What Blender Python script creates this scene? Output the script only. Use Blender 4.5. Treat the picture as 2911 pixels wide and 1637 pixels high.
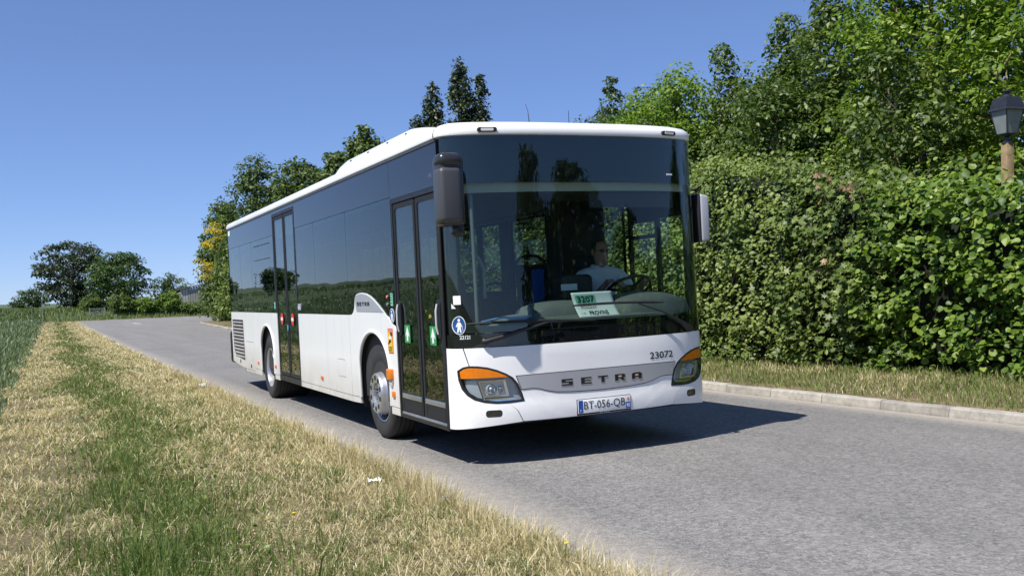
import bpy, bmesh, math, random
import numpy as np
from mathutils import Matrix, Vector, Euler

# ------------------------------------------------------------------ camera, sky, sun, exposure
scene = bpy.context.scene
for o in list(bpy.data.objects):
    bpy.data.objects.remove(o, do_unlink=True)
C = scene.collection
R = math.radians
random.seed(7)

cam_data = bpy.data.cameras.new('camera')
cam = bpy.data.objects.new('camera', cam_data); C.objects.link(cam)
YAW, PITCH, ROLL = R(155.191), R(0.506), R(-2.309)
CAM = Vector((10.110, -4.323, 1.424))
fw = Vector((math.cos(YAW)*math.cos(PITCH), math.sin(YAW)*math.cos(PITCH), math.sin(PITCH)))
rt = Vector((math.sin(YAW), -math.cos(YAW), 0)); up = rt.cross(fw)
rt2 = rt*math.cos(ROLL) + up*math.sin(ROLL); up2 = up*math.cos(ROLL) - rt*math.sin(ROLL)
cam.matrix_world = Matrix(((rt2.x, up2.x, -fw.x, CAM.x), (rt2.y, up2.y, -fw.y, CAM.y), (rt2.z, up2.z, -fw.z, CAM.z), (0, 0, 0, 1)))
cam_data.sensor_width = 36.0
cam_data.lens = 36.0*2838.42/2911
cam_data.clip_start = 0.1; cam_data.clip_end = 3000
scene.camera = cam

SUN = Vector((0.225, -0.645, 1.0)).normalized()
world = bpy.data.worlds.new('World'); scene.world = world; world.use_nodes = True
wn = world.node_tree
sky = wn.nodes.new('ShaderNodeTexSky'); sky.sky_type = 'NISHITA'; sky.sun_disc = False
sky.sun_elevation = math.asin(SUN.z); sky.sun_rotation = math.atan2(SUN.x, SUN.y)
sky.altitude = 3000; sky.air_density = 1.0; sky.dust_density = 0.0; sky.ozone_density = 6.0
# the camera's softer rendering of the sky: one gamma and one white balance over the whole dome
gm = wn.nodes.new('ShaderNodeGamma'); gm.inputs[1].default_value = 0.72
wb = wn.nodes.new('ShaderNodeVectorMath'); wb.operation = 'MULTIPLY'; wb.inputs[1].default_value = (0.90, 1.0, 1.30)
wn.links.new(sky.outputs[0], gm.inputs[0]); wn.links.new(gm.outputs[0], wb.inputs[0]); wn.links.new(wb.outputs[0], wn.nodes['Background'].inputs[0])
wn.nodes['Background'].inputs['Strength'].default_value = 0.129
sl = bpy.data.lights.new('sun', 'SUN'); sl.energy = 4.7; sl.angle = R(0.53); sl.color = (1.0, 0.955, 0.89)
so = bpy.data.objects.new('sun', sl); C.objects.link(so)
so.rotation_euler = SUN.to_track_quat('Z', 'Y').to_euler(); so.location = (20, -40, 60)

vs = scene.view_settings
vs.view_transform = 'Standard'; vs.look = 'None'; vs.exposure = 0.45; vs.gamma = 1.0; vs.use_curve_mapping = False
scene.render.engine = 'CYCLES'
scene.cycles.use_denoising = True
scene.cycles.max_bounces = 8; scene.cycles.transparent_max_bounces = 24
scene.cycles.diffuse_bounces = 3; scene.cycles.glossy_bounces = 4; scene.cycles.transmission_bounces = 4
scene.cycles.caustics_reflective = False; scene.cycles.caustics_refractive = False
scene.cycles.sample_clamp_indirect = 8.0

# ------------------------------------------------------------------ materials
MATS = {}
def node(nt, typ, **kw):
    n = nt.nodes.new(typ)
    for k, v in kw.items():
        if k.startswith('in_'):
            key = k[3:]
            n.inputs[int(key) if key.isdigit() else key.replace('_', ' ')].default_value = v
        else:
            setattr(n, k, v)
    return n
def new_mat(name):
    m = bpy.data.materials.new(name); m.use_nodes = True
    MATS[name] = m
    return m, m.node_tree, m.node_tree.nodes['Principled BSDF']
def c4(c): return (c[0], c[1], c[2], 1.0)
def simple(name, col, rough=0.5, metal=0.0, spec=0.5, coat=0.0, vary=0.0, vscale=4.0, bump=0.0, bscale=80.0, ior=None, dirt=None):
    m, nt, b = new_mat(name)
    b.inputs['Roughness'].default_value = rough; b.inputs['Metallic'].default_value = metal
    b.inputs['Specular IOR Level'].default_value = spec; b.inputs['Coat Weight'].default_value = coat
    b.inputs['Coat Roughness'].default_value = 0.06
    if ior: b.inputs['IOR'].default_value = ior
    b.inputs['Base Color'].default_value = c4(col)
    tc = node(nt, 'ShaderNodeTexCoord')
    if vary > 0:
        n = node(nt, 'ShaderNodeTexNoise', in_Scale=vscale, in_Detail=5.0, in_Roughness=0.6)
        nt.links.new(tc.outputs['Object'], n.inputs['Vector'])
        r = node(nt, 'ShaderNodeMapRange', in_1=0.3, in_2=0.7, in_3=1-vary, in_4=1+vary)
        nt.links.new(n.outputs['Fac'], r.inputs[0])
        mx = node(nt, 'ShaderNodeVectorMath', operation='SCALE'); mx.inputs[0].default_value = col[:3]
        nt.links.new(r.outputs[0], mx.inputs['Scale'])
        nt.links.new(mx.outputs[0], b.inputs['Base Color'])
        rr = node(nt, 'ShaderNodeMapRange', in_1=0.3, in_2=0.7, in_3=max(0.0, rough-0.06), in_4=min(1, rough+0.08))
        nt.links.new(n.outputs['Fac'], rr.inputs[0]); nt.links.new(rr.outputs[0], b.inputs['Roughness'])
    if bump > 0:
        n2 = node(nt, 'ShaderNodeTexNoise', in_Scale=bscale, in_Detail=4.0)
        nt.links.new(tc.outputs['Object'], n2.inputs['Vector'])
        bp = node(nt, 'ShaderNodeBump', in_Strength=bump, in_Distance=0.01)
        nt.links.new(n2.outputs['Fac'], bp.inputs['Height']); nt.links.new(bp.outputs[0], b.inputs['Normal'])
    return m
def glass(name, tint, ior=1.5, rough=0.0, streak=0.0):
    """thin pane: tinted see-through plus a Fresnel mirror, the same from both faces"""
    m, nt, b = new_mat(name)
    nt.nodes.remove(b)
    out = nt.nodes['Material Output']
    tr = node(nt, 'ShaderNodeBsdfTransparent'); tr.inputs[0].default_value = c4(tint)
    gl = node(nt, 'ShaderNodeBsdfGlossy'); gl.inputs['Roughness'].default_value = rough; gl.inputs['Color'].default_value = (1, 1, 1, 1)
    ge = node(nt, 'ShaderNodeNewGeometry')
    mr = node(nt, 'ShaderNodeMapRange', in_1=0.0, in_2=1.0, in_3=ior, in_4=1.0/ior)
    nt.links.new(ge.outputs['Backfacing'], mr.inputs[0])
    fr = node(nt, 'ShaderNodeFresnel'); nt.links.new(mr.outputs[0], fr.inputs['IOR'])
    if streak > 0:
        tc = node(nt, 'ShaderNodeTexCoord')
        n = node(nt, 'ShaderNodeTexNoise', in_Scale=1.3, in_Detail=1.0)
        nt.links.new(tc.outputs['Object'], n.inputs['Vector'])
        bp = node(nt, 'ShaderNodeBump', in_Strength=streak, in_Distance=0.02)
        nt.links.new(n.outputs['Fac'], bp.inputs['Height']); nt.links.new(bp.outputs[0], gl.inputs['Normal'])
    mix = node(nt, 'ShaderNodeMixShader')
    nt.links.new(fr.outputs[0], mix.inputs[0]); nt.links.new(tr.outputs[0], mix.inputs[1]); nt.links.new(gl.outputs[0], mix.inputs[2])
    nt.links.new(mix.outputs[0], out.inputs['Surface'])
    return m
def leafy(name, stops, transl=0.35, rough=0.45, spec=0.4, tcol=None, tscale=1.0):
    """foliage / grass: colour from the per-leaf attribute 'tone', part of the light passes through"""
    m, nt, b = new_mat(name)
    out = nt.nodes['Material Output']
    at = node(nt, 'ShaderNodeAttribute', attribute_name='tone')
    cr = node(nt, 'ShaderNodeValToRGB')
    el = cr.color_ramp.elements
    el[0].position = stops[0][0]; el[0].color = c4(stops[0][1])
    el[1].position = stops[-1][0]; el[1].color = c4(stops[-1][1])
    for p_, c_ in stops[1:-1]:
        e = el.new(p_); e.color = c4(c_)
    nt.links.new(at.outputs['Fac'], cr.inputs[0])
    nt.links.new(cr.outputs[0], b.inputs['Base Color'])
    b.inputs['Roughness'].default_value = rough; b.inputs['Specular IOR Level'].default_value = spec
    tl = node(nt, 'ShaderNodeBsdfTranslucent')
    sc = node(nt, 'ShaderNodeVectorMath', operation='MULTIPLY'); sc.inputs[1].default_value = tcol or (1.5, 1.7, 0.7)
    nt.links.new(cr.outputs[0], sc.inputs[0]); nt.links.new(sc.outputs[0], tl.inputs[0])
    mix = node(nt, 'ShaderNodeMixShader'); mix.inputs[0].default_value = transl
    nt.links.new(b.outputs[0], mix.inputs[1]); nt.links.new(tl.outputs[0], mix.inputs[2])
    nt.links.new(mix.outputs[0], out.inputs['Surface'])
    return m

simple('white_paint', (0.89, 0.885, 0.865), 0.28, spec=0.5, coat=0.25, vary=0.03, vscale=1.5)
# the skirt carries road grime: its own dirt, low on the panels and blotchy
m, nt, b = new_mat('side_paint')
b.inputs['Roughness'].default_value = 0.3; b.inputs['Coat Weight'].default_value = 0.2
tc = node(nt, 'ShaderNodeTexCoord'); sx = node(nt, 'ShaderNodeSeparateXYZ'); nt.links.new(tc.outputs['Object'], sx.inputs[0])
nz = node(nt, 'ShaderNodeTexNoise', in_Scale=2.2, in_Detail=6.0, in_Roughness=0.65); nt.links.new(tc.outputs['Object'], nz.inputs['Vector'])
mr = node(nt, 'ShaderNodeMapRange', in_1=0.80, in_2=0.30, in_3=0.0, in_4=1.15); nt.links.new(sx.outputs['Z'], mr.inputs[0])
ml = node(nt, 'ShaderNodeMath', operation='MULTIPLY'); nt.links.new(mr.outputs[0], ml.inputs[0]); nt.links.new(nz.outputs['Fac'], ml.inputs[1])
mp = node(nt, 'ShaderNodeMapping'); mp.inputs['Scale'].default_value = (9.0, 9.0, 0.7); nt.links.new(tc.outputs['Object'], mp.inputs['Vector'])
ns = node(nt, 'ShaderNodeTexNoise', in_Scale=1.0, in_Detail=5.0, in_Roughness=0.7); nt.links.new(mp.outputs[0], ns.inputs['Vector'])     # rain streaks
st_ = node(nt, 'ShaderNodeMapRange', in_1=0.52, in_2=0.75, in_3=0.0, in_4=0.16); nt.links.new(ns.outputs['Fac'], st_.inputs[0])
ad_ = node(nt, 'ShaderNodeMath', operation='ADD', use_clamp=True); nt.links.new(ml.outputs[0], ad_.inputs[0]); nt.links.new(st_.outputs[0], ad_.inputs[1]); ml = ad_
mx = node(nt, 'ShaderNodeMix', data_type='RGBA'); mx.inputs[6].default_value = (0.82, 0.83, 0.825, 1); mx.inputs[7].default_value = (0.36, 0.335, 0.29, 1)
nt.links.new(ml.outputs[0], mx.inputs[0]); nt.links.new(mx.outputs[2], b.inputs['Base Color'])
simple('black_gloss', (0.008, 0.009, 0.010), 0.03, spec=0.5, ior=1.62)
simple('black_trim', (0.012, 0.012, 0.013), 0.45, vary=0.2)
simple('rubber', (0.012, 0.012, 0.0125), 0.62, vary=0.2, bump=0.1)
simple('gutter_grey', (0.06, 0.058, 0.055), 0.5, vary=0.3, vscale=3)
simple('mirror_plastic', (0.062, 0.063, 0.068), 0.42, vary=0.06, bump=0.15, bscale=500)
simple('mirror_black', (0.03, 0.03, 0.033), 0.25)
simple('mirror_sunlit', (0.42, 0.43, 0.46), 0.35, vary=0.04)  # pale tone paints in the sunlight on the left housing
simple('silver', (0.46, 0.47, 0.49), 0.38, metal=0.35, vary=0.03)
simple('silver_side', (0.36, 0.38, 0.41), 0.45, metal=0.15, vary=0.03)
simple('alu', (0.55, 0.56, 0.57), 0.38, metal=0.9, vary=0.08)
simple('chrome', (0.78, 0.79, 0.80), 0.12, metal=1.0)
simple('wheel_silver', (0.55, 0.56, 0.58), 0.34, metal=0.75, vary=0.12, vscale=9)
simple('wheel_grey', (0.26, 0.25, 0.24), 0.5, metal=0.3, vary=0.25, vscale=9)
simple('tyre', (0.026, 0.025, 0.024), 0.72, vary=0.25, vscale=12, bump=0.3, bscale=60)
simple('recess_shade', (0.006, 0.006, 0.006), 0.8)  # near-black standing in for the shade inside holes, grooves and gaps
simple('underbody', (0.018, 0.017, 0.016), 0.8, vary=0.3)
simple('amber', (0.75, 0.20, 0.008), 0.16, coat=0.4, vary=0.12, vscale=30)
simple('orange_marker', (0.72, 0.13, 0.02), 0.2, coat=0.3)
simple('reflector', (0.72, 0.75, 0.80), 0.25, metal=0.5)
simple('fog_grey', (0.10, 0.10, 0.105), 0.25, metal=0.4)
simple('lamp_grey', (0.58, 0.59, 0.60), 0.3, metal=0.15, vary=0.1)
simple('lamp_white', (0.70, 0.68, 0.64), 0.3)
simple('ink', (0.012, 0.012, 0.014), 0.4)
simple('white_print', (0.82, 0.83, 0.83), 0.4)
simple('plate_white', (0.84, 0.85, 0.85), 0.3)
simple('blue_print', (0.016, 0.085, 0.26), 0.35)
simple('plate_blue', (0.02, 0.09, 0.38), 0.35)
simple('green_print', (0.035, 0.30, 0.085), 0.4)
simple('mint_print', (0.22, 0.55, 0.38), 0.45)
simple('yellow_print', (0.80, 0.52, 0.02), 0.4)
simple('red_print', (0.62, 0.045, 0.035), 0.4)
simple('pink_print', (0.75, 0.22, 0.18), 0.4)
simple('grey_print', (0.20, 0.22, 0.25), 0.4)
simple('paper', (0.80, 0.86, 0.82), 0.7, vary=0.03)
simple('slat_grey', (0.30, 0.285, 0.265), 0.45, vary=0.15)
simple('cabin_grey', (0.085, 0.09, 0.087), 0.7, vary=0.06)
simple('cabin_beige', (0.42, 0.41, 0.31), 0.6, vary=0.05)
simple('cabin_dark', (0.035, 0.036, 0.038), 0.7, vary=0.15)
simple('dash_grey', (0.115, 0.13, 0.125), 0.65, vary=0.08, bump=0.1, bscale=300)
simple('seat_fabric', (0.035, 0.04, 0.055), 0.9, vary=0.3, vscale=20)
simple('blue_cloth', (0.02, 0.075, 0.33), 0.85, vary=0.12)
simple('pole_grey', (0.16, 0.18, 0.175), 0.35, metal=0.2)
simple('rail_yellow', (0.72, 0.48, 0.03), 0.4)
simple('squeegee_blue', (0.12, 0.30, 0.62), 0.4)
simple('skin', (0.44, 0.26, 0.19), 0.55, vary=0.06, vscale=30)
simple('shirt', (0.84, 0.88, 0.92), 0.85, vary=0.05, vscale=12, bump=0.2, bscale=40)
simple('hair', (0.045, 0.035, 0.03), 0.7, vary=0.3, vscale=60)
simple('trousers', (0.02, 0.022, 0.03), 0.85)
glass('windscreen_glass', (0.86, 0.92, 0.89), 1.40)
glass('side_glass', (0.56, 0.62, 0.59), 1.38, streak=0.12)
glass('door_glass', (0.64, 0.72, 0.69), 1.44, streak=0.06)
glass('driver_glass', (0.88, 0.93, 0.91), 1.48)
glass('lens_glass', (0.93, 0.95, 0.96), 1.45)
simple('lantern_glass', (0.20, 0.225, 0.22), 0.35, vary=0.15, vscale=5)

# ------------------------------------------------------------------ object helpers
def tag(o, label=None, cat=None, group=None, kind=None):
    if label: o['label'] = label
    if cat: o['category'] = cat
    if group: o['group'] = group
    if kind: o['kind'] = kind
    return o
def empty(name, loc=(0, 0, 0), rot=(0, 0, 0), parent=None):
    o = bpy.data.objects.new(name, None); C.objects.link(o)
    o.location = loc; o.rotation_euler = rot; o.empty_display_size = 0.2
    o.parent = parent
    return o
def link(name, me, mat, parent=None, smooth=False):
    if mat is not None and len(me.materials) == 0:
        me.materials.append(MATS[mat])
    if smooth:
        me.polygons.foreach_set('use_smooth', [True]*len(me.polygons))
    o = bpy.data.objects.new(name, me); C.objects.link(o); o.parent = parent
    return o
def from_bm(name, bm, mat, parent=None, smooth=False, angle=None, norm=True):
    if norm: bmesh.ops.recalc_face_normals(bm, faces=bm.faces[:])
    me = bpy.data.meshes.new(name); bm.to_mesh(me); bm.free()
    o = link(name, me, mat, parent, smooth)
    if angle is not None:
        me.polygons.foreach_set('use_smooth', [True]*len(me.polygons))
        me.set_sharp_from_angle(angle=R(angle))
    return o
def copy_tree(o, parent=None):
    c = o.copy(); C.objects.link(c); c.parent = parent
    for ch in list(o.children): copy_tree(ch, c)
    return c
def bm_box(bm, x0, x1, y0, y1, z0, z1, bev=0.0, seg=2, mat=None):
    v = [bm.verts.new(p) for p in ((x0,y0,z0),(x1,y0,z0),(x1,y1,z0),(x0,y1,z0),(x0,y0,z1),(x1,y0,z1),(x1,y1,z1),(x0,y1,z1))]
    fs = [bm.faces.new([v[i] for i in f]) for f in ((0,3,2,1),(4,5,6,7),(0,1,5,4),(1,2,6,5),(2,3,7,6),(3,0,4,7))]
    if bev > 0:
        es = list({e for f in fs for e in f.edges})
        bmesh.ops.bevel(bm, geom=es, offset=bev, segments=seg, affect='EDGES', profile=0.5)
    return v
def box(name, x0, x1, y0, y1, z0, z1, mat, parent=None, bev=0.0, seg=2):
    bm = bmesh.new(); bm_box(bm, x0, x1, y0, y1, z0, z1, bev, seg)
    return from_bm(name, bm, mat, parent, angle=35 if bev else None)
def bm_tube(bm, pts, rad, n=8, cap=True):
    """tube through pts; rad a number or one per point"""
    pts = [Vector(p) for p in pts]; rs = rad if hasattr(rad, '__len__') else [rad]*len(pts)
    rings = []
    a = None
    for i, p in enumerate(pts):
        d = (pts[min(i+1, len(pts)-1)] - pts[max(i-1, 0)]).normalized()
        if a is None:
            a = d.cross(Vector((0, 0, 1)) if abs(d.z) < 0.9 else Vector((1, 0, 0))).normalized()
        else:
            a = (a - d*a.dot(d)).normalized()
        b_ = d.cross(a)
        rings.append([bm.verts.new(p + (a*math.cos(2*math.pi*k/n) + b_*math.sin(2*math.pi*k/n))*rs[i]) for k in range(n)])
    for i in range(len(rings)-1):
        for k in range(n):
            bm.faces.new((rings[i][k], rings[i][(k+1) % n], rings[i+1][(k+1) % n], rings[i+1][k]))
    if cap:
        bm.faces.new(rings[0][::-1]); bm.faces.new(rings[-1])
def tube(name, pts, rad, mat, parent=None, n=8):
    bm = bmesh.new(); bm_tube(bm, pts, rad, n)
    return from_bm(name, bm, mat, parent, angle=50)
def bm_lathe(bm, prof, n=40, axis='Y', cx=0, cy=0, cz=0, close=False):
    """prof: (along, radius) pairs, turned round the axis through (cx,cy,cz)"""
    rings = []
    for a, r in prof:
        ring = []
        for k in range(n):
            t = 2*math.pi*k/n
            if axis == 'Y': ring.append(bm.verts.new((cx + r*math.cos(t), cy + a, cz + r*math.sin(t))))
            elif axis == 'Z': ring.append(bm.verts.new((cx + r*math.cos(t), cy + r*math.sin(t), cz + a)))
            else: ring.append(bm.verts.new((cx + a, cy + r*math.cos(t), cz + r*math.sin(t))))
        rings.append(ring)
    for i in range(len(rings)-1):
        for k in range(n):
            bm.faces.new((rings[i][k], rings[i][(k+1) % n], rings[i+1][(k+1) % n], rings[i+1][k]))
    if close:
        bm.faces.new(rings[0]); bm.faces.new(rings[-1])
def fill2d(loops):
    """triangulated flat bmesh (a,b,0) from an outline and holes"""
    bm = bmesh.new(); es = []
    for lp in loops:
        vs_ = [bm.verts.new((p[0], p[1], 0)) for p in lp]
        for i in range(len(vs_)): es.append(bm.edges.new((vs_[i], vs_[(i+1) % len(vs_)])))
    bmesh.ops.triangle_fill(bm, use_beauty=True, use_dissolve=False, edges=es)
    return bm
def thicken(bm, fn_out, fn_in):
    """map the flat mesh by fn_out, add an inner copy by fn_in, and walls round the border"""
    flat = [(v.co.x, v.co.y) for v in bm.verts]
    bm.verts.ensure_lookup_table()
    vs0 = list(bm.verts); fs0 = list(bm.faces)
    border = [e for e in bm.edges if len(e.link_faces) == 1]
    idx = {v: i for i, v in enumerate(vs0)}
    inner = [bm.verts.new(fn_in(*p)) for p in flat]
    for v, p in zip(vs0, flat): v.co = fn_out(*p)
    for f in fs0: bm.faces.new([inner[idx[v]] for v in reversed(f.verts)])
    for e in border:
        a, b_ = e.verts
        try: bm.faces.new((a, b_, inner[idx[b_]], inner[idx[a]]))
        except ValueError: pass
def plate(name, loops, yo, th, mat, parent=None, smooth=None):
    """flat panel in the XZ plane, outer face at y=yo, thickness th towards the bus (sign of yo decides)"""
    bm = fill2d(loops); s = -1 if yo < 0 else 1
    thicken(bm, lambda a, b_: (a, yo, b_), lambda a, b_: (a, yo - s*th, b_))
    return from_bm(name, bm, mat, parent)
def arc(cx, cy, rx, ry, a0, a1, n, p=1.0):
    out = []
    for i in range(n+1):
        t = R(a0 + (a1-a0)*i/n); c_, s_ = math.cos(t), math.sin(t)
        out.append((cx + rx*math.copysign(abs(c_)**p, c_), cy + ry*math.copysign(abs(s_)**p, s_)))
    return out
def rrect(x0, x1, y0, y1, r, n=4):
    o_ = []
    for cx, cy, a in ((x1-r, y0+r, -90), (x1-r, y1-r, 0), (x0+r, y1-r, 90), (x0+r, y0+r, 180)):
        o_ += arc(cx, cy, r, r, a, a+90, n)
    return o_
_fonts = {}
def text_mesh(body, bold=False):
    """letters as a flat mesh, scaled to width 1 and its own height; returns mesh, aspect"""
    cu = bpy.data.curves.new('lettering', 'FONT'); cu.body = body; cu.resolution_u = 3
    if bold: cu.offset = 0.018
    ob = bpy.data.objects.new('lettering', cu); C.objects.link(ob)
    dg = bpy.context.evaluated_depsgraph_get()
    me = bpy.data.meshes.new_from_object(ob.evaluated_get(dg))
    bpy.data.objects.remove(ob, do_unlink=True); bpy.data.curves.remove(cu)
    return me
def text_on(name, body, a0, a1, b0, b1, fn, mat, parent, bold=False, label=None):
    """lettering fitted to the rectangle a0..a1 x b0..b1 and mapped by fn(a,b) onto a surface"""
    me = text_mesh(body, bold)
    n = len(me.vertices); co = np.empty(n*3); me.vertices.foreach_get('co', co); co = co.reshape(-1, 3)
    mn, mx_ = co.min(0), co.max(0)
    out = []
    for p_ in co:
        a = a0 + (p_[0]-mn[0])/(mx_[0]-mn[0])*(a1-a0); b_ = b0 + (p_[1]-mn[1])/(mx_[1]-mn[1])*(b1-b0)
        out += fn(a, b_)
    me.vertices.foreach_set('co', out); me.name = name; me.update()
    me.materials.clear()
    o = link(name, me, mat, parent)
    if label: o['label'] = label
    return o
# ------------------------------------------------------------------ the land
rng = np.random.default_rng(11)
def sstep(a, b_, x):
    t = np.clip((x-a)/(b_-a), 0, 1); return t*t*(3-2*t)
EDGE_L, EDGE_R = -1.78, 4.15
def rise(X): return 0.58*np.clip((-X-30)/100, 0, None)**1.3
def edge_r(X):                                     # right-hand road edge (kerb line), bending away to the far right
    d = np.clip(-np.asarray(X, float)-20, 0, None); return EDGE_R + 0.062*d*d/(d+8) + 0.16*np.clip(-X-81, 0, None)**2
def camber(Y): return np.clip(0.06*(1-((np.asarray(Y, float)-1.2)/2.97)**2), 0, None) - 0.02
def ground_z(X, Y):
    """bare ground outside the carriageway"""
    X = np.asarray(X, float); Y = np.asarray(Y, float)
    z = rise(X)
    left = np.clip(EDGE_L-0.1-Y, 0, None)
    z = z + 0.035*sstep(0, 0.5, left) - 0.02*sstep(3.0, 4.2, left) + 0.021*np.clip(left-3.4, 0, 170)
    z = z + 1.30*sstep(-126.5, -134, X)
    right = np.clip(Y-edge_r(X)-0.12, 0, None)
    z = z + np.where(right > 0, 0.105, 0)*np.where(X > -95, 1, 0) + 0.03*sstep(0.2, 2, right)
    z = z + 0.012*np.sin(X*1.7+Y*2.3)*np.sin(X*0.63-Y*1.1)*np.where((left > 0.3) | (right > 0.6), 1, 0)
    return z

def np_mesh(name, V, F, mat, parent=None, tone=None, kind=None, smooth=False):
    """V (n,3), F (m,k) -> object"""
    V = np.ascontiguousarray(V, np.float32); F = np.ascontiguousarray(F, np.int32)
    me = bpy.data.meshes.new(name); n, m_, k = len(V), len(F), F.shape[1]
    me.vertices.add(n); me.loops.add(m_*k); me.polygons.add(m_)
    me.vertices.foreach_set('co', V.ravel()); me.loops.foreach_set('vertex_index', F.ravel())
    me.polygons.foreach_set('loop_start', np.arange(0, m_*k, k, dtype=np.int32))
    me.polygons.foreach_set('loop_total', np.full(m_, k, np.int32))
    me.update(calc_edges=True)
    if tone is not None:
        at = me.attributes.new('tone', 'FLOAT', 'POINT'); at.data.foreach_set('value', np.ascontiguousarray(tone, np.float32))
    o = link(name, me, mat, parent, smooth)
    if kind: o['kind'] = kind
    return o
def grid_sheet(name, xs, ys, zf, mat, keep=None):
    XX, YY = np.meshgrid(xs, ys, indexing='ij'); ZZ = zf(XX, YY)
    V = np.stack([XX, YY, ZZ], -1).reshape(-1, 3); nx, ny = len(xs), len(ys)
    i, j = np.meshgrid(np.arange(nx-1), np.arange(ny-1), indexing='ij')
    a = (i*ny+j).ravel(); F = np.stack([a, a+ny, a+ny+1, a+1], -1)
    if keep is not None:
        cx = (XX[:-1, :-1]+XX[1:, 1:]).ravel()/2; cy = (YY[:-1, :-1]+YY[1:, 1:]).ravel()/2; F = F[keep(cx, cy)]
    return np_mesh(name, V, F, mat, smooth=True)

# soil / thatch under the verge grass
m, nt, b = new_mat('soil')
ge = node(nt, 'ShaderNodeNewGeometry')
n1 = node(nt, 'ShaderNodeTexNoise', in_Scale=1.1, in_Detail=8.0, in_Roughness=0.7); n2 = node(nt, 'ShaderNodeTexNoise', in_Scale=28.0, in_Detail=5.0, in_Roughness=0.7)
nt.links.new(ge.outputs['Position'], n1.inputs['Vector']); nt.links.new(ge.outputs['Position'], n2.inputs['Vector'])
cr = node(nt, 'ShaderNodeValToRGB'); e = cr.color_ramp.elements
e[0].position = 0.36; e[0].color = (0.05, 0.055, 0.02, 1); e[1].position = 0.62; e[1].color = (0.25, 0.195, 0.105, 1)  # darkest stop also paints in the shadow between the blades
e2 = e.new(0.5); e2.color = (0.15, 0.12, 0.058, 1)
ad = node(nt, 'ShaderNodeMath', operation='MULTIPLY_ADD'); ad.inputs[1].default_value = 0.5; nt.links.new(n2.outputs['Fac'], ad.inputs[0]); 
hf = node(nt, 'ShaderNodeMath', operation='MULTIPLY'); hf.inputs[1].default_value = 0.5; nt.links.new(n1.outputs['Fac'], hf.inputs[0]); nt.links.new(hf.outputs[0], ad.inputs[2])
nt.links.new(ad.outputs[0], cr.inputs[0])
sxy = node(nt, 'ShaderNodeSeparateXYZ'); nt.links.new(ge.outputs['Position'], sxy.inputs[0])
fy = node(nt, 'ShaderNodeMapRange', in_1=-5.2, in_2=-6.0, in_3=0.0, in_4=1.0); nt.links.new(sxy.outputs['Y'], fy.inputs[0])
fx = node(nt, 'ShaderNodeMapRange', in_1=-126.0, in_2=-127.5, in_3=0.0, in_4=1.0); nt.links.new(sxy.outputs['X'], fx.inputs[0])
fm = node(nt, 'ShaderNodeMath', operation='MAXIMUM'); nt.links.new(fy.outputs[0], fm.inputs[0]); nt.links.new(fx.outputs[0], fm.inputs[1])
fld = node(nt, 'ShaderNodeMix', data_type='RGBA'); fld.inputs[7].default_value = (0.075, 0.105, 0.05, 1)     # the field's own green
nt.links.new(fm.outputs[0], fld.inputs[0]); nt.links.new(cr.outputs[0], fld.inputs[6]); nt.links.new(fld.outputs[2], b.inputs['Base Color']); b.inputs['Roughness'].default_value = 0.95
bp = node(nt, 'ShaderNodeBump', in_Strength=0.8, in_Distance=0.03); nt.links.new(n2.outputs['Fac'], bp.inputs['Height']); nt.links.new(bp.outputs[0], b.inputs['Normal'])
xs = np.concatenate([np.linspace(-900, -200, 15), np.linspace(-190, -60, 66), np.linspace(-58, 16, 100), np.linspace(18, 60, 22), np.linspace(80, 900, 14)])
ys = np.concatenate([np.linspace(-900, -60, 22), np.linspace(-55, -8, 48), np.linspace(-7.5, -1.84, 24), [-1.80], np.linspace(-1.5, 4.0, 6), [4.24, 4.30], np.linspace(4.5, 12, 20), np.linspace(13, 60, 40), np.linspace(80, 900, 14)])
def gz(X, Y):
    inroad = (Y > EDGE_L-0.02) & (Y < edge_r(X)+0.10) & (X > -125.5)
    return np.where(inroad, rise(X)-0.08, ground_z(X, Y))
tag(grid_sheet('ground', xs, ys, gz, 'soil'), kind='structure')

# carriageway: worn chip-and-seal asphalt
m, nt, b = new_mat('asphalt')
ge = node(nt, 'ShaderNodeNewGeometry')
v1 = node(nt, 'ShaderNodeTexVoronoi', in_Scale=78.0); v2 = node(nt, 'ShaderNodeTexVoronoi', in_Scale=36.0)
n1 = node(nt, 'ShaderNodeTexNoise', in_Scale=0.55, in_Detail=6.0, in_Roughness=0.6); n2 = node(nt, 'ShaderNodeTexNoise', in_Scale=9.0, in_Detail=6.0, in_Roughness=0.75)
for n in (v1, v2, n1, n2): nt.links.new(ge.outputs['Position'], n.inputs['Vector'])
s1 = node(nt, 'ShaderNodeSeparateColor'); nt.links.new(v1.outputs['Color'], s1.inputs[0])
s2 = node(nt, 'ShaderNodeSeparateColor'); nt.links.new(v2.outputs['Color'], s2.inputs[0])
def math_n(op, a, b_, c_=None):
    n = node(nt, 'ShaderNodeMath', operation=op)
    for i, x in enumerate((a, b_, c_)):
        if x is None: continue
        if isinstance(x, (int, float)): n.inputs[i].default_value = x
        else: nt.links.new(x, n.inputs[i])
    return n.outputs[0]
cell = math_n('MULTIPLY_ADD', s1.outputs[0], 0.55, math_n('MULTIPLY', s2.outputs[1], 0.45))
g1 = math_n('MULTIPLY_ADD', cell, 0.90, 0.55)
mpv = node(nt, 'ShaderNodeMapping'); mpv.inputs['Scale'].default_value = (0.05, 1.25, 1.0); nt.links.new(ge.outputs['Position'], mpv.inputs['Vector'])
nw = node(nt, 'ShaderNodeTexNoise', in_Scale=1.0, in_Detail=4.0, in_Roughness=0.55); nt.links.new(mpv.outputs[0], nw.inputs['Vector'])      # long wear bands along the lanes
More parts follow.
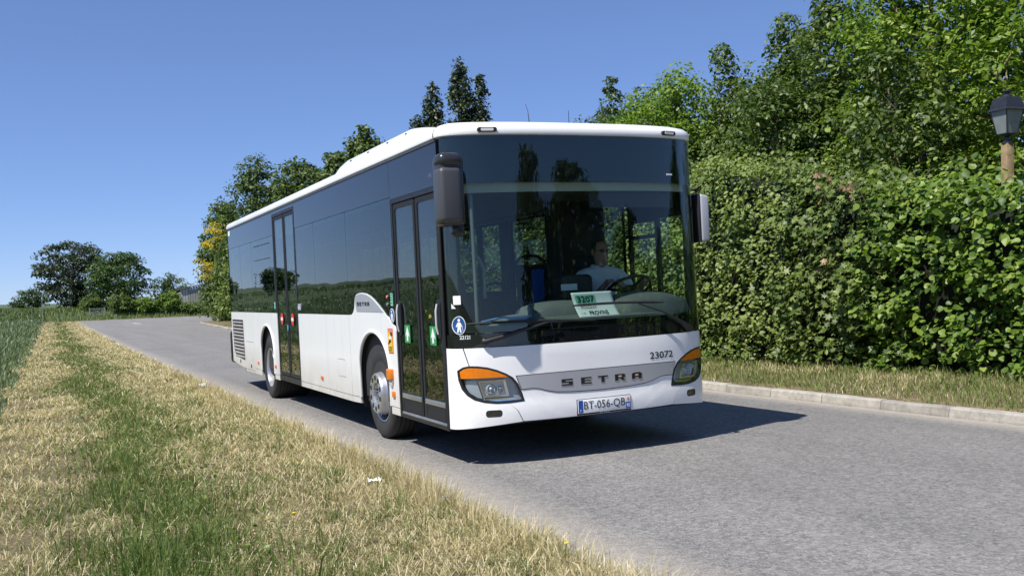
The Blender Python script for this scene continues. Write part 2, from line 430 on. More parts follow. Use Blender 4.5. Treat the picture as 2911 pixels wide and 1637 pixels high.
g2 = math_n('MULTIPLY', math_n('MULTIPLY_ADD', n1.outputs['Fac'], 0.44, 0.78), math_n('MULTIPLY_ADD', nw.outputs['Fac'], 0.42, 0.78))
g3 = math_n('MULTIPLY_ADD', n2.outputs['Fac'], 0.36, 0.82)
tot = math_n('MULTIPLY', math_n('MULTIPLY', g1, g2), g3)
sp_ = node(nt, 'ShaderNodeSeparateXYZ'); nt.links.new(ge.outputs['Position'], sp_.inputs[0])
# sandy dust gathered along both edges of the road
yr = math_n('SUBTRACT', sp_.outputs['Y'], 3.95); dr = node(nt, 'ShaderNodeMapRange', in_1=-0.28, in_2=0.16, in_3=0.0, in_4=0.9); nt.links.new(yr, dr.inputs[0])
dl = node(nt, 'ShaderNodeMapRange', in_1=-1.15, in_2=-1.78, in_3=0.0, in_4=0.85); nt.links.new(sp_.outputs['Y'], dl.inputs[0])
lim = node(nt, 'ShaderNodeMapRange', in_1=-24.0, in_2=-30.0, in_3=1.0, in_4=0.0); nt.links.new(sp_.outputs['X'], lim.inputs[0])
dd = math_n('MAXIMUM', math_n('MULTIPLY', dr.outputs[0], lim.outputs[0]), dl.outputs[0])
dust = math_n('MULTIPLY', dd, math_n('MULTIPLY_ADD', n2.outputs['Fac'], 1.5, 0.1))
col = node(nt, 'ShaderNodeVectorMath', operation='SCALE'); col.inputs[0].default_value = (0.214, 0.207, 0.197); nt.links.new(tot, col.inputs['Scale'])
mx = node(nt, 'ShaderNodeMix', data_type='RGBA', clamp_factor=True); mx.inputs[7].default_value = (0.44, 0.395, 0.33, 1)
nt.links.new(dust, mx.inputs[0]); nt.links.new(col.outputs[0], mx.inputs[6]); nt.links.new(mx.outputs[2], b.inputs['Base Color'])
b.inputs['Roughness'].default_value = 0.82; b.inputs['Specular IOR Level'].default_value = 0.35
bp = node(nt, 'ShaderNodeBump', in_Strength=0.9, in_Distance=0.006); nt.links.new(math_n('ADD', v1.outputs['Distance'], cell), bp.inputs['Height']); nt.links.new(bp.outputs[0], b.inputs['Normal'])
cs = [(-1.82-0.0, 0)]
xr = np.concatenate([np.linspace(-126, -60, 67), np.linspace(-59, 60, 120)])
rows = []
for X in xr:
    e1 = min(float(edge_r(X)), 70.0)
    if X < -97: e1 = 70.0
    e1 += 0.02
    ragged = 0.05*math.sin(X*3.1) + 0.04*math.sin(X*7.7+1)
    rows.append([(X, y, float(rise(X)) + float(camber(y))*(1 if X > -60 else 0.3)) for y in (EDGE_L - 0.03 + ragged, EDGE_L+0.3, -0.8, 0.2, 1.2, 2.2, 3.2, e1-0.25, e1)])
V = np.array(rows).reshape(-1, 3); k = 9
i, j = np.meshgrid(np.arange(len(xr)-1), np.arange(k-1), indexing='ij'); a = (i*k+j).ravel()
tag(np_mesh('road', V, np.stack([a, a+k, a+k+1, a+1], -1), 'asphalt', smooth=True), kind='structure')
simple('road_paint', (0.72, 0.72, 0.70), 0.6, vary=0.12, vscale=6)
bm = bmesh.new(); q = [(-95.0, 2.85), (-88.5, 3.05), (-88.5, 3.27), (-95.0, 3.07)]
bm.faces.new([bm.verts.new((x, y, float(rise(x))+0.02)) for x, y in q])
tag(from_bm('road_marking', bm, 'road_paint'), 'single white dash painted where the far road bends', 'road marking')

# kerb of one-metre stones
m, nt, b = new_mat('kerb_stone')
oi = node(nt, 'ShaderNodeObjectInfo'); ge = node(nt, 'ShaderNodeNewGeometry')
n1 = node(nt, 'ShaderNodeTexNoise', in_Scale=6.0, in_Detail=8.0, in_Roughness=0.75); nt.links.new(ge.outputs['Position'], n1.inputs['Vector'])
n2 = node(nt, 'ShaderNodeTexNoise', in_Scale=90.0, in_Detail=3.0); nt.links.new(ge.outputs['Position'], n2.inputs['Vector'])
cr = node(nt, 'ShaderNodeValToRGB'); e = cr.color_ramp.elements
e[0].position = 0.3; e[0].color = (0.22, 0.205, 0.18, 1); e[1].position = 0.66; e[1].color = (0.44, 0.41, 0.36, 1)
nt.links.new(n1.outputs['Fac'], cr.inputs[0])
rv = node(nt, 'ShaderNodeMapRange', in_1=0.0, in_2=1.0, in_3=0.85, in_4=1.12); nt.links.new(oi.outputs['Random'], rv.inputs[0])
sc_ = node(nt, 'ShaderNodeVectorMath', operation='SCALE'); nt.links.new(cr.outputs[0], sc_.inputs[0]); nt.links.new(rv.outputs[0], sc_.inputs['Scale'])
nt.links.new(sc_.outputs[0], b.inputs['Base Color']); b.inputs['Roughness'].default_value = 0.9
bp = node(nt, 'ShaderNodeBump', in_Strength=0.5, in_Distance=0.006); nt.links.new(n2.outputs['Fac'], bp.inputs['Height']); nt.links.new(bp.outputs[0], b.inputs['Normal'])
kerb = empty('kerb', (0, EDGE_R, 0)); tag(kerb, kind='structure')
def kerb_mesh(seed):
    rr = random.Random(seed); bm = bmesh.new()
    prof = [(0.0, -0.05), (0.0, 0.035), (0.012, 0.105), (0.028, 0.122), (0.12, 0.124), (0.13, 0.10), (0.13, -0.05)]
    r_ = []
    for x in (0.005, 0.02, 0.33, 0.66, 0.978, 0.993):
        end = x < 0.01 or x > 0.99
        r_.append([bm.verts.new((x, y + (0.006 if end and k < 4 else 0) + rr.uniform(-.003, .003), z - (0.006 if end and 2 <= k <= 4 else 0) + (rr.uniform(-.004, .002) if z > 0.09 else 0))) for k, (y, z) in enumerate(prof)])
    for i in range(len(r_)-1):
        for k in range(len(prof)-1): bm.faces.new((r_[i][k], r_[i][k+1], r_[i+1][k+1], r_[i+1][k]))
    bm.faces.new(r_[0]); bm.faces.new(r_[-1][::-1]); bmesh.ops.recalc_face_normals(bm, faces=bm.faces[:])
    me = bpy.data.meshes.new('kerb_stone'); bm.to_mesh(me); bm.free(); me.materials.append(MATS['kerb_stone']); return me
kms = [kerb_mesh(s) for s in range(5)]
X = 14.81 + 1.0; ang = 0.0; kx = X
pts = []
while kx > -88 and len(pts) < 125:
    y0 = float(edge_r(kx)); y1 = float(edge_r(kx-0.95)); d = math.hypot(0.95, y1-y0)
    o = bpy.data.objects.new('kerb_stone', kms[len(pts) % 5]); C.objects.link(o); o.parent = kerb
    th_ = math.atan2(y1-y0, -0.95)
    o.location = (kx - 0.95, y1 - EDGE_R, float(rise(kx)) - 0.032 + random.uniform(-.005, .005)); o.rotation_euler = (0, 0, th_ + math.pi + random.uniform(-.004, .004))
    o.scale = (0.955*d/0.95, 1, 1)
    pts.append(kx); kx -= 0.95

# ------------------------------------------------------------------ vegetation builders
def unit(a): return a/np.maximum(np.linalg.norm(a, axis=-1, keepdims=True), 1e-9)
LEAF4 = (np.array([[0, 0, 0], [-.30, .42, .07], [0, 1, -.05], [.30, .42, .07]]), np.array([[0, 3, 2], [0, 2, 1]]))
LEAF6 = (np.array([[0, 0, 0], [-.30, .25, .06], [-.33, .55, .05], [0, 1, -.10], [.33, .55, .05], [.30, .25, .06]]), np.array([[0, 5, 4], [0, 4, 3], [0, 3, 2], [0, 2, 1]]))
ROUND = (np.array([[0, 0, 0], [-.36, .12, .07], [-.46, .48, .08], [-.22, .82, .0], [0, 1, -.10], [.22, .82, .0], [.46, .48, .08], [.36, .12, .07], [0, .45, -.03]]), np.array([[0, 8, 1], [1, 8, 2], [2, 8, 3], [3, 8, 4], [4, 8, 5], [5, 8, 6], [6, 8, 7], [7, 8, 0]]))
MAPLE = (np.array([[0, 0, 0], [-.18, .22, .02], [-.52, .30, .06], [-.28, .45, .02], [-.40, .80, .05], [-.12, .62, .0], [0, 1.05, -.08], [.12, .62, .0], [.40, .80, .05], [.28, .45, .02], [.52, .30, .06], [.18, .22, .02], [0, .40, -.02]]),
         np.array([[0, 12, 1], [1, 12, 2], [2, 12, 3], [3, 12, 4], [4, 12, 5], [5, 12, 6], [6, 12, 7], [7, 12, 8], [8, 12, 9], [9, 12, 10], [10, 12, 11], [11, 12, 0]]))
def leaves(P, N, S, tmpl, droop=0.35, T0=None, g=rng):
    """leaf templates at P facing N with size S"""
    n = len(P); N = unit(N)
    T = g.normal(size=(n, 3)) if T0 is None else T0 + 0.5*g.normal(size=(n, 3))
    T[:, 2] -= droop*2
    T = unit(T - N*np.sum(T*N, -1, keepdims=True)); B = np.cross(T, N)
    tv, tf = tmpl
    V = P[:, None] + S[:, None, None]*(tv[None, :, 0:1]*B[:, None] + tv[None, :, 1:2]*T[:, None] + tv[None, :, 2:3]*N[:, None])
    F = (np.arange(n)*len(tv))[:, None, None] + tf[None]
    return V.reshape(-1, 3), F.reshape(-1, 3)
def blobs(n, cx, cy, z0, H, Rx, prof, g, inner=0.08, Ry=None):
    """centres of leaf clumps within a turned crown profile"""
    h = g.uniform(0, 1, n*4); pr = prof(h); keep = g.uniform(0, 1, n*4) < (pr/pr.max())**1.2 + 0.05; h = h[keep][:n]; pr = prof(h)
    a = g.uniform(0, 2*np.pi, len(h)); r = pr*np.sqrt(g.uniform(inner**2, 1, len(h)))
    return np.stack([cx + Rx*r*np.cos(a), cy + (Ry or Rx)*r*np.sin(a), z0 + h*H], -1)
def clumps(Cn, per, rad, g, flat=0.75, up_=0.5):
    n = len(Cn); rads = rad*g.uniform(0.6, 1.35, n)
    d = unit(g.normal(size=(n, per, 3))); d[..., 2] = np.where(d[..., 2] < -0.3, -d[..., 2], d[..., 2])
    rr = (0.45 + 0.55*g.uniform(0, 1, (n, per, 1))**0.5)
    P = Cn[:, None] + d*rr*rads[:, None, None]*np.array([1, 1, flat])
    N = 0.75*d + np.array([0, 0, up_]) + 0.45*g.normal(size=(n, per, 3))
    return P.reshape(-1, 3), N.reshape(-1, 3)
simple('bark', (0.16, 0.125, 0.09), 0.9, vary=0.35, vscale=9, bump=0.6, bscale=22)
simple('bark_pale', (0.30, 0.24, 0.16), 0.9, vary=0.3, vscale=9, bump=0.5, bscale=30)
leafy('leaf_dark', [(0.0, (0.018, 0.040, 0.010)), (0.5, (0.048, 0.095, 0.020)), (1.0, (0.105, 0.165, 0.036))], 0.26)
leafy('leaf_mid', [(0.0, (0.036, 0.066, 0.014)), (0.5, (0.115, 0.168, 0.036)), (1.0, (0.235, 0.29, 0.078))], 0.28)
leafy('leaf_light', [(0.0, (0.065, 0.125, 0.016)), (0.5, (0.175, 0.265, 0.036)), (1.0, (0.31, 0.38, 0.075))], 0.32)
leafy('leaf_yellow', [(0.0, (0.28, 0.24, 0.02)), (0.6, (0.56, 0.42, 0.04)), (1.0, (0.70, 0.56, 0.12))], 0.38)
leafy('leaf_grey', [(0.0, (0.026, 0.042, 0.020)), (0.5, (0.058, 0.085, 0.040)), (1.0, (0.115, 0.145, 0.075))], 0.2)
leafy('blossom', [(0.0, (0.30, 0.34, 0.12)), (1.0, (0.62, 0.62, 0.40))], 0.3)
def trunk_mesh(name, x, y, z, H, r, g, parent, limbs=7, lean=0.0, spread=1.0, mat='bark', fork=0.35):
    bm = bmesh.new(); n = 6
    ax = [Vector((x + lean*H*(i/n)**1.5 + g.uniform(-.05, .05)*i/n*H*0.3, y + g.uniform(-.05, .05)*i/n*H*0.3, z - 0.1 + H*i/n)) for i in range(n+1)]
    bm_tube(bm, ax, [r*(1-0.86*i/n)*(1.25 if i == 0 else 1) for i in range(n+1)], 8)
    for k in range(limbs):
        f_ = fork + (0.92-fork)*k/max(1, limbs-1); i = min(int(f_*n), n-1); p0 = ax[i].lerp(ax[i+1], f_*n-i)
        a = g.uniform(0, 6.28); L = spread*(1.05-f_*0.7)*g.uniform(0.7, 1.15)
        d = Vector((math.cos(a), math.sin(a), g.uniform(0.35, 0.9)))
        p1 = p0 + d*L*0.45; p2 = p0 + d*L*0.8 + Vector((g.uniform(-.2, .2)*L, g.uniform(-.2, .2)*L, 0.15*L)); p3 = p2 + Vector((d.x*0.3, d.y*0.3, 0.35))*L*0.6
        rr = r*(1-0.8*f_)*0.5
        bm_tube(bm, [p0, p1, p2, p3], [rr, rr*0.7, rr*0.42, rr*0.15], 6)
        for q in range(2):
            e_ = p2 + Vector((g.uniform(-.5, .5), g.uniform(-.5, .5), g.uniform(0, .5)))*L*0.6
            bm_tube(bm, [p1.lerp(p2, 0.5+0.3*q), e_], [rr*0.3, rr*0.08], 5)
    return from_bm('trunk', bm, mat, parent, angle=60)
PROF = {
 'round': lambda h: np.sqrt(np.clip(1-(2*h-1)**2*0.95, 0, 1)),
 'egg': lambda h: np.clip(np.sin(np.pi*np.clip(h, 0, 1)**0.75)**0.7, 0.05, 1),
 'column': lambda h: np.clip(np.minimum(1, 2.2*h+0.45)*(1-h**2.2)**0.75, 0.03, 1),
 'cone': lambda h: np.clip((1-h)**0.85*np.minimum(1, h*6+0.4), 0.02, 1),
 'poplar': lambda h: np.clip(np.minimum(1, 2.2*h+0.45)*(1-h**5)**0.7, 0.03, 1),
 'full': lambda h: np.clip((1-h**3.2)**0.6, 0.05, 1),
}
def tree(name, label, x, y, H, Rx, prof='full', z0=0.5, nclump=180, per=80, rad=0.55, leaf=0.11, mat='leaf_mid', tmpl=LEAF4, tone=(0.5, 0.2), seed=1, group=None, base=None, bark='bark', limbs=8, lean=0.0, cat='tree', tr=None, flat=0.75, droop=0.35, Ry=None, spires=0, up_=0.5):
    g = np.random.default_rng(seed); z = float(ground_z(x, y)) if base is None else base
    root = empty(name, (0, 0, 0)); tag(root, label, cat, group)
    g2 = random.Random(seed)
    trunk_mesh('trunk', x, y, z, H*0.88, tr or 0.05+H*0.018, g2, root, limbs, lean, Rx*1.0, bark)
    Cn = blobs(nclump, x, y, z+z0, H-z0-rad*0.6, Rx-rad*0.5, PROF[prof], g, Ry=Ry)
    for s in range(spires):
        a = g.uniform(0, 6.28); q = g.uniform(0.0, 0.8)*Rx; hh = z + H*g.uniform(0.80, 0.93); L = g.uniform(0.6, 1.5)
        m_ = int(8*L); t = np.linspace(0, 1, m_)
        Cn = np.concatenate([Cn, np.stack([x + q*math.cos(a) + 0.08*g.normal(size=m_), y + q*math.sin(a) + 0.08*g.normal(size=m_), hh + t*L], -1)])
    P, N = clumps(Cn, per, rad, g, flat, up_)
    if spires:
        k = len(Cn)-nclump; sel = np.repeat(np.arange(len(Cn)) >= nclump, per)
        ctr = np.repeat(Cn, per, 0); P[sel] = ctr[sel] + (P[sel]-ctr[sel])*0.55
    S = leaf*g.uniform(0.6, 1.3, len(P))
    V, F = leaves(P, N, S, tmpl, droop, g=g)
    base_t = np.repeat(g.normal(0, tone[1]*0.6, len(Cn)), per) + g.normal(tone[0], tone[1], len(P))
    np_mesh('crown', V, F, mat, root, np.repeat(np.clip(base_t, 0, 1), len(tmpl[0])))
    return root
# ------------------------------------------------------------------ the bus (body coordinates: x forward, y to its left, z up, front axle at x=0)
PHI, TH = R(0.8), R(-0.429)
RB = Euler((PHI, -TH, 0)).to_matrix()
bus = empty('bus', Vector((0, 0, 0.5)) - RB @ Vector((0, 0, 0.5)), (PHI, -TH, 0))
tag(bus, 'white low-floor city bus with black glazed sides coming down the road', 'bus')
def body_inv(p):                                  # world point -> body coordinates
    return RB.transposed() @ (Vector(p) - bus.location)

YS = 1.275
def t_of(y):
    a = min(abs(y)/YS, 1.0)
    return math.copysign(math.asin(a**1.25), y)
def face_a(z):
    """depth of the front dome over the corner line x=2.12, by height"""
    a = 0.435
    if z > 1.06: a -= 0.10*(z-1.06)/1.8
    if z > 0.975: a -= 0.10*min(z-0.975, 0.085)
    if z < 0.60: a += 0.012*min(1, (0.60-z)/0.08)
    if z < 0.45: a -= 0.25*(0.45-z)**1.2
    return a
def front_pt(t, z, off=0.0):
    a = face_a(z)
    s, c_ = math.sin(t), max(math.cos(t), 0.0)
    y = YS*math.copysign(abs(s)**0.8, s); x = 2.12 + a*c_**0.8
    if off:
        e = 0.01
        t1, t0 = min(t+e, math.pi/2), max(t-e, -math.pi/2)
        def q(tt):
            s2, c2 = math.sin(tt), max(math.cos(tt), 0.0)
            return (2.12 + a*c2**0.8, YS*math.copysign(abs(s2)**0.8, s2))
        p1, p0 = q(t1), q(t0)
        dx, dy = p1[0]-p0[0], p1[1]-p0[1]; L = math.hypot(dx, dy) or 1
        x += off*dy/L; y += -off*dx/L
    return (x, y, z)
def conform(name, loops, off, th, mat, parent=bus, dt=3.0, dz=0.06, angle=30, lab=None):
    """panel given in (y,z), laid on the front dome"""
    lps = [[(t_of(y), z) for y, z in lp] for lp in loops]
    bm = fill2d(lps)
    ts = [v.co.x for v in bm.verts]; zs = [v.co.y for v in bm.verts]
    def cut(lo, hi, step, ax):
        k = math.ceil(lo/step)
        while k*step < hi:
            co = (k*step, 0, 0) if ax == 0 else (0, k*step, 0); no = (1, 0, 0) if ax == 0 else (0, 1, 0)
            bmesh.ops.bisect_plane(bm, geom=bm.verts[:]+bm.edges[:]+bm.faces[:], dist=1e-5, plane_co=co, plane_no=no)
            k += 1
    cut(min(ts)+1e-4, max(ts)-1e-4, R(dt), 0); cut(min(zs)+1e-4, max(zs)-1e-4, dz, 1)
    thicken(bm, lambda t, z: front_pt(t, z, off), lambda t, z: front_pt(t, z, off-th))
    o = from_bm(name, bm, mat, parent, angle=angle)
    if lab: o['label'] = lab
    return o
def mirror_y(lp): return [(-y, z) for y, z in reversed(lp)]
def fsurf(off):                                   # (y,z) -> point on the front dome, flattened list
    return lambda y, z: front_pt(t_of(y), z, off)
def ssurf(yo):
    return lambda x, z: (x, yo, z)

# --- floor, underbody, arches
box('floor', -8.9, 2.30, -1.19, 1.19, 0.36, 0.42, 'cabin_dark', bus)
for x0, x1, nm in ((-8.85, -6.25, 'underbody'), (-5.05, -0.62, 'underbody'), (0.60, 1.90, 'underbody')):
    box(nm, x0, x1, -1.12, 1.12, 0.27 if x0 < 0 else 0.325, 0.36, 'underbody', bus, 0.02)
AX_F, AX_R = 0.012, -5.655
for ax in (AX_F, AX_R):
    for s in (-1, 1):
        bm = bmesh.new()
        prof = [(-0.55, 0.30), (-0.55, 0.80)] + [(0.55*math.cos(R(a)), 0.80 + 0.36*math.sin(R(a))) for a in range(170, -1, -10)] + [(0.55, 0.30)]
        ra = [bm.verts.new((ax+p_[0], s*1.235, p_[1])) for p_ in prof]; rb_ = [bm.verts.new((ax+p_[0], s*0.60, p_[1])) for p_ in prof]
        for i in range(len(prof)-1): bm.faces.new((ra[i], ra[i+1], rb_[i+1], rb_[i]))
        bm.faces.new(rb_)
        from_bm('wheel_housing', bm, 'underbody', bus)
    tube('axle', [(ax, -0.9, 0.48), (ax, 0.9, 0.48)], 0.09, 'underbody', bus)

# --- lower side panels, right (door) side and left side
def arch_pts(ax, hw, zb0, zb1, ztop, zs=0.72):
    """from the left foot up over the arch to the right foot"""
    return [(ax-hw, zb0), (ax-hw-0.01, zs)] + [(ax + (hw+0.01)*math.cos(R(a)), zs + (ztop-zs)*math.sin(R(a))) for a in range(171, 0, -9)] + [(ax+hw+0.01, zs), (ax+hw, zb1)]
ZW = 1.305
grille = [(-8.80, 1.155), (-7.74, 1.155), (-7.70, 0.485), (-8.50, 0.52), (-8.68, 0.60), (-8.76, 0.74)]
def side_panels(s):
    yo = s*YS
    pl = lambda nm, loops: plate(nm, loops, yo, 0.02, 'side_paint', bus)
    pl('side_panel', [[(-8.93, 0.40), (-8.93, ZW), (-7.62, ZW), (-7.62, 0.335), (-8.0, 0.345)], grille])
    ra_ = arch_pts(AX_R, 0.515, 0.385, 0.385, 1.112)
    pl('side_panel', [[(-7.612, 0.335), (-7.612, 0.80), (-6.78, 0.80), (-6.78, 0.335)]])
    pl('side_panel', [[(-7.612, 0.808), (-7.612, ZW), (-6.78, ZW), (-6.78, 0.808)]])
    pl('side_panel', [[(-6.772, 0.385), (-6.772, ZW), (-4.80, ZW), (-4.80, 0.385)] + ra_[::-1]])
    pl('skirt', [[(-7.612, 0.290), (-7.612, 0.328), (-6.772, 0.328), (-6.772, 0.378), (-6.17, 0.378), (-6.17, 0.300)]])
    pl('skirt', [[(-5.14, 0.310), (-5.14, 0.378), (-4.80, 0.378), (-4.80, 0.310)]])
    fa_ = arch_pts(AX_F, 0.535, 0.412, 0.412, 1.138)
    if s < 0:
        pl('side_panel', [[(-3.40, 0.395), (-3.40, ZW), (-0.868, ZW), (-0.868, 0.405)]] + [rrect(-1.452, -1.112, 0.588, 0.792, 0.012, 2)])
        plate('service_flap', [rrect(-1.446, -1.118, 0.594, 0.786, 0.008, 2)], yo, 0.02, 'side_paint', bus)
        top = [(-0.86, ZW), (-0.75, 1.31), (-0.68, 1.335), (-0.63, 1.38), (-0.602, 1.45), (-0.585, 1.505), (-0.53, 1.53), (-0.43, 1.545), (-0.31, 1.548), (-0.15, 1.538),
               (0.0, 1.510), (0.15, 1.462), (0.30, 1.405), (0.46, 1.336), (0.60, 1.27), (0.745, 1.20), (0.785, 1.16), (0.80, 1.10), (0.815, 0.412)]
        pl('side_panel', [[(-0.86, 0.405)] + top + fa_[::-1]])
        plate('badge_panel', [[(-0.535, 1.345), (-0.572, 1.42), (-0.575, 1.505), (-0.53, 1.522), (-0.42, 1.535), (-0.31, 1.537), (-0.15, 1.525), (0.0, 1.497), (0.14, 1.455), (0.30, 1.395), (0.44, 1.340)]], yo-0.003, 0.006, 'silver_side', bus)
        pl('skirt', [[(-3.40, 0.325), (-3.40, 0.388), (-0.868, 0.398), (-0.868, 0.335)]])
        pl('skirt', [[(-0.86, 0.335), (-0.86, 0.398), (-0.53, 0.405), (-0.53, 0.345)]])
        pl('skirt', [[(0.555, 0.335), (0.555, 0.405), (0.815, 0.405), (0.815, 0.335)]])
    else:
        pl('side_panel', [[(-4.79, 0.395), (-4.79, ZW), (-0.868, ZW), (-0.868, 0.405)]])
        pl('side_panel', [[(-0.86, 0.405), (-0.86, ZW), (2.118, ZW), (2.118, 0.412)] + fa_[::-1]])
        pl('skirt', [[(-4.79, 0.325), (-4.79, 0.388), (-0.55, 0.398), (-0.55, 0.335)]])
        pl('skirt', [[(0.58, 0.335), (0.58, 0.405), (2.118, 0.405), (2.118, 0.335)]])
    # flared lips round the arches
    for ax, pts in ((AX_R, ra_), (AX_F, fa_)):
        bm = bmesh.new(); bm_tube(bm, [(x, yo-s*0.004, z) for x, z in pts], 0.020, 8)
        from_bm('wheel_arch_lip', bm, 'side_paint', bus, angle=60)
side_panels(-1); side_panels(1)
# dark carcass behind the panel joints
for s in (-1, 1):
    for x0, x1 in ((-8.88, -6.22), (-5.08, -4.82 if s < 0 else -0.60), (-3.38, -0.60), (0.60, 0.80 if s < 0 else 2.1)):
        if s > 0 and x0 == -3.38: continue
        plate('carcass', [[(x0, 0.37), (x0, 1.30), (x1, 1.30), (x1, 0.37)]], s*1.235, 0.02, 'underbody', bus)
# cooling grille: a near-black sheet for the shade of the duct and eleven rounded louvres
for s in (-1,):
    gr = plate('grille', [grille], s*1.24, 0.01, 'recess_shade', bus)
    plate('grille_frame', [[(-8.82, 1.17), (-7.725, 1.17), (-7.685, 0.47), (-8.50, 0.505), (-8.695, 0.59), (-8.778, 0.735)], grille[::1]], s*1.278, 0.012, 'black_trim', gr)
    for k in range(11):
        z = 1.118 - k*0.0605
        xl = -8.78 + max(0, (0.74-z))*0.28 + max(0, (0.585-z))*1.6
        bm = bmesh.new()
        pr = [(0.0, 0.021), (-0.012, 0.019), (-0.022, 0.008), (-0.022, -0.006), (-0.012, -0.017), (0.004, -0.02), (0.012, 0.0)]
        r0 = [bm.verts.new((xl, -1.262+q[0], z+q[1])) for q in pr]; r1 = [bm.verts.new((-7.73+0.002*k, -1.262+q[0], z+q[1])) for q in pr]
        for i in range(len(pr)): bm.faces.new((r0[i], r0[(i+1) % 7], r1[(i+1) % 7], r1[i]))
        bm.faces.new(r0); bm.faces.new(r1[::-1])
        from_bm('slat', bm, 'slat_grey', gr, angle=60)

# --- glazing and black bands
def pane(name, x0, x1, z0, z1, s, mat, yo=1.270, r=0.02, parent=bus):
    return plate(name, [rrect(x0, x1, z0, z1, r, 2)], s*yo, 0.005, mat, parent)
ZT = 2.462
RW = [(-8.925, -7.738), (-7.732, -6.668), (-6.662, -4.86), (-3.40, -2.368), (-2.362, -0.868), (-0.862, 0.79)]
for x0, x1 in RW:
    w_ = pane('window', x0, x1, 1.313, ZT-0.004, -1, 'side_glass')
    # black ceramic border baked inside each pane
    bw = 0.055
    plate('window_border', [[(x0, 1.313), (x1, 1.313), (x1, ZT-0.004), (x0, ZT-0.004)], [(x0+bw, 1.35), (x1-bw, 1.35), (x1-bw, ZT-0.05), (x0+bw, ZT-0.05)]], -1.2640, 0.003, 'black_gloss', w_)
for zz, xx in ((2.368, (-6.43, -5.15)), (2.141, (-6.43, -5.15))):
    box('vent_slit', xx[0], xx[1], -1.2735, -1.270, zz-0.006, zz+0.006, 'black_trim', bus)
LW = [(-8.925, -7.30), (-7.29, -5.60), (-5.59, -4.10), (-4.09, -2.98), (-2.90, -2.19), (-1.88, -0.84), (-0.83, 0.98)]
for x0, x1 in LW:
    w_ = pane('window', x0, x1, 1.313, ZT-0.004, 1, 'side_glass')
    plate('window_border', [[(x0, 1.313), (x1, 1.313), (x1, ZT-0.004), (x0, ZT-0.004)], [(x0+0.05, 1.35), (x1-0.05, 1.35), (x1-0.05, ZT-0.09), (x0+0.05, ZT-0.09)]], 1.2640, 0.003, 'black_gloss', w_)
dw = pane('window', 1.12, 2.10, 1.25, 2.42, 1, 'driver_glass'); dw['label'] = "driver's side window with a sliding pane"
plate('window_frame', [[(1.09, 1.22), (2.116, 1.22), (2.116, 2.46), (1.09, 2.46)], [(1.14, 1.27), (1.60, 1.27), (1.60, 1.955), (1.14, 1.955)], [(1.14, 1.995), (1.60, 1.995), (1.60, 2.12), (1.14, 2.12)], [(1.665, 1.27), (2.08, 1.27), (2.08, 2.14), (1.665, 2.14)]], 1.262, 0.03, 'black_trim', dw)
for x0, x1 in ((-2.975, -2.905), (-2.185, -1.885)): plate('window_pillar', [[(x0, 1.31), (x1, 1.31), (x1, ZT), (x0, ZT)]], 1.271, 0.05, 'black_trim', bus)
for s in (-1, 1):
    segs = [(-8.93, -4.872), (-4.868, -3.404), (-3.398, 0.790), (0.796, 2.118)] if s < 0 else [(-8.93, -3.4), (-3.396, 2.118)]
    for x0, x1 in segs:
        z0 = 2.765 if (s < 0 and x0 == -4.868) else (2.438 if (s < 0 and x0 > 0.7) else ZT)
        plate('roof_band', [[(x0, z0), (x1, z0), (x1, 2.803), (x0, 2.803)]], s*1.271, 0.02, 'black_gloss', bus)
    plate('gutter', [[(-8.93, 2.806), (2.118, 2.806), (2.118, 2.848), (-8.93, 2.848)]], s*1.282, 0.03, 'gutter_grey', bus)
    # inside lining of the cant rail and the waist, so that the cabin is closed
    plate('lining', [[(-8.9, 2.40), (2.1, 2.40), (2.1, 2.79), (-8.9, 2.79)]], s*1.240, 0.02, 'cabin_grey', bus)
    for xa, xb in ((-8.9, -4.88), (-3.38, 0.78)) if s < 0 else ((-8.9, 1.08), (1.08, 2.1)):
        plate('lining', [[(xa, 0.42), (xb, 0.42), (xb, 1.335 if xa < 1 else 1.21), (xa, 1.335 if xa < 1 else 1.21)]], s*1.205, 0.02, 'cabin_dark', bus)
for x in (-7.735, -6.665, -4.90, -3.37, -2.365, -0.865, 0.80):
    box('pillar', x-0.035, x+0.035, -1.26, -1.20, 1.30, 2.45, 'cabin_dark', bus)
box('ceiling', -8.9, 2.02, -1.225, 1.225, 2.44, 2.47, 'cabin_grey', bus)

# --- doors
def door_leaf(x0, x1, z0, z1, zg, r, mat_f, name='door', kick=False):
    d = plate(name, [rrect(x0, x1, z0, z1, 0.02, 2), rrect(x0+0.045, x1-0.045, zg, z1-0.05, r, 3)], -1.268, 0.035, 'rubber', bus)
    plate('pane', [rrect(x0+0.043, x1-0.043, zg-0.002, z1-0.048, r, 3)], -1.262, 0.005, 'door_glass', d)
    return d
d2 = [door_leaf(-4.80, -4.125, 0.41, 2.715, 0.455, 0.02, 'rubber'), door_leaf(-4.095, -3.45, 0.41, 2.715, 0.455, 0.02, 'rubber')]
plate('door_frame', [[(-4.866, 0.325), (-3.405, 0.325), (-3.405, 2.762), (-4.866, 2.762)], [(-4.805, 0.40), (-3.445, 0.40), (-3.445, 2.722), (-4.805, 2.722)]], -1.274, 0.05, 'black_trim', bus)
box('door_sill', -4.79, -3.46, -1.272, -1.10, 0.328, 0.40, 'gutter_grey', bus, 0.012)
d1 = [door_leaf(0.865, 1.475, 0.395, 2.385, 0.575, 0.03, 'rubber'), door_leaf(1.51, 2.075, 0.395, 2.385, 0.575, 0.03, 'rubber')]
plate('door_frame', [[(0.822, 0.335), (2.112, 0.335), (2.112, 2.434), (0.822, 2.434)], [(0.86, 0.37), (2.08, 0.37), (2.08, 2.392), (0.86, 2.392)]], -1.276, 0.05, 'black_trim', bus)
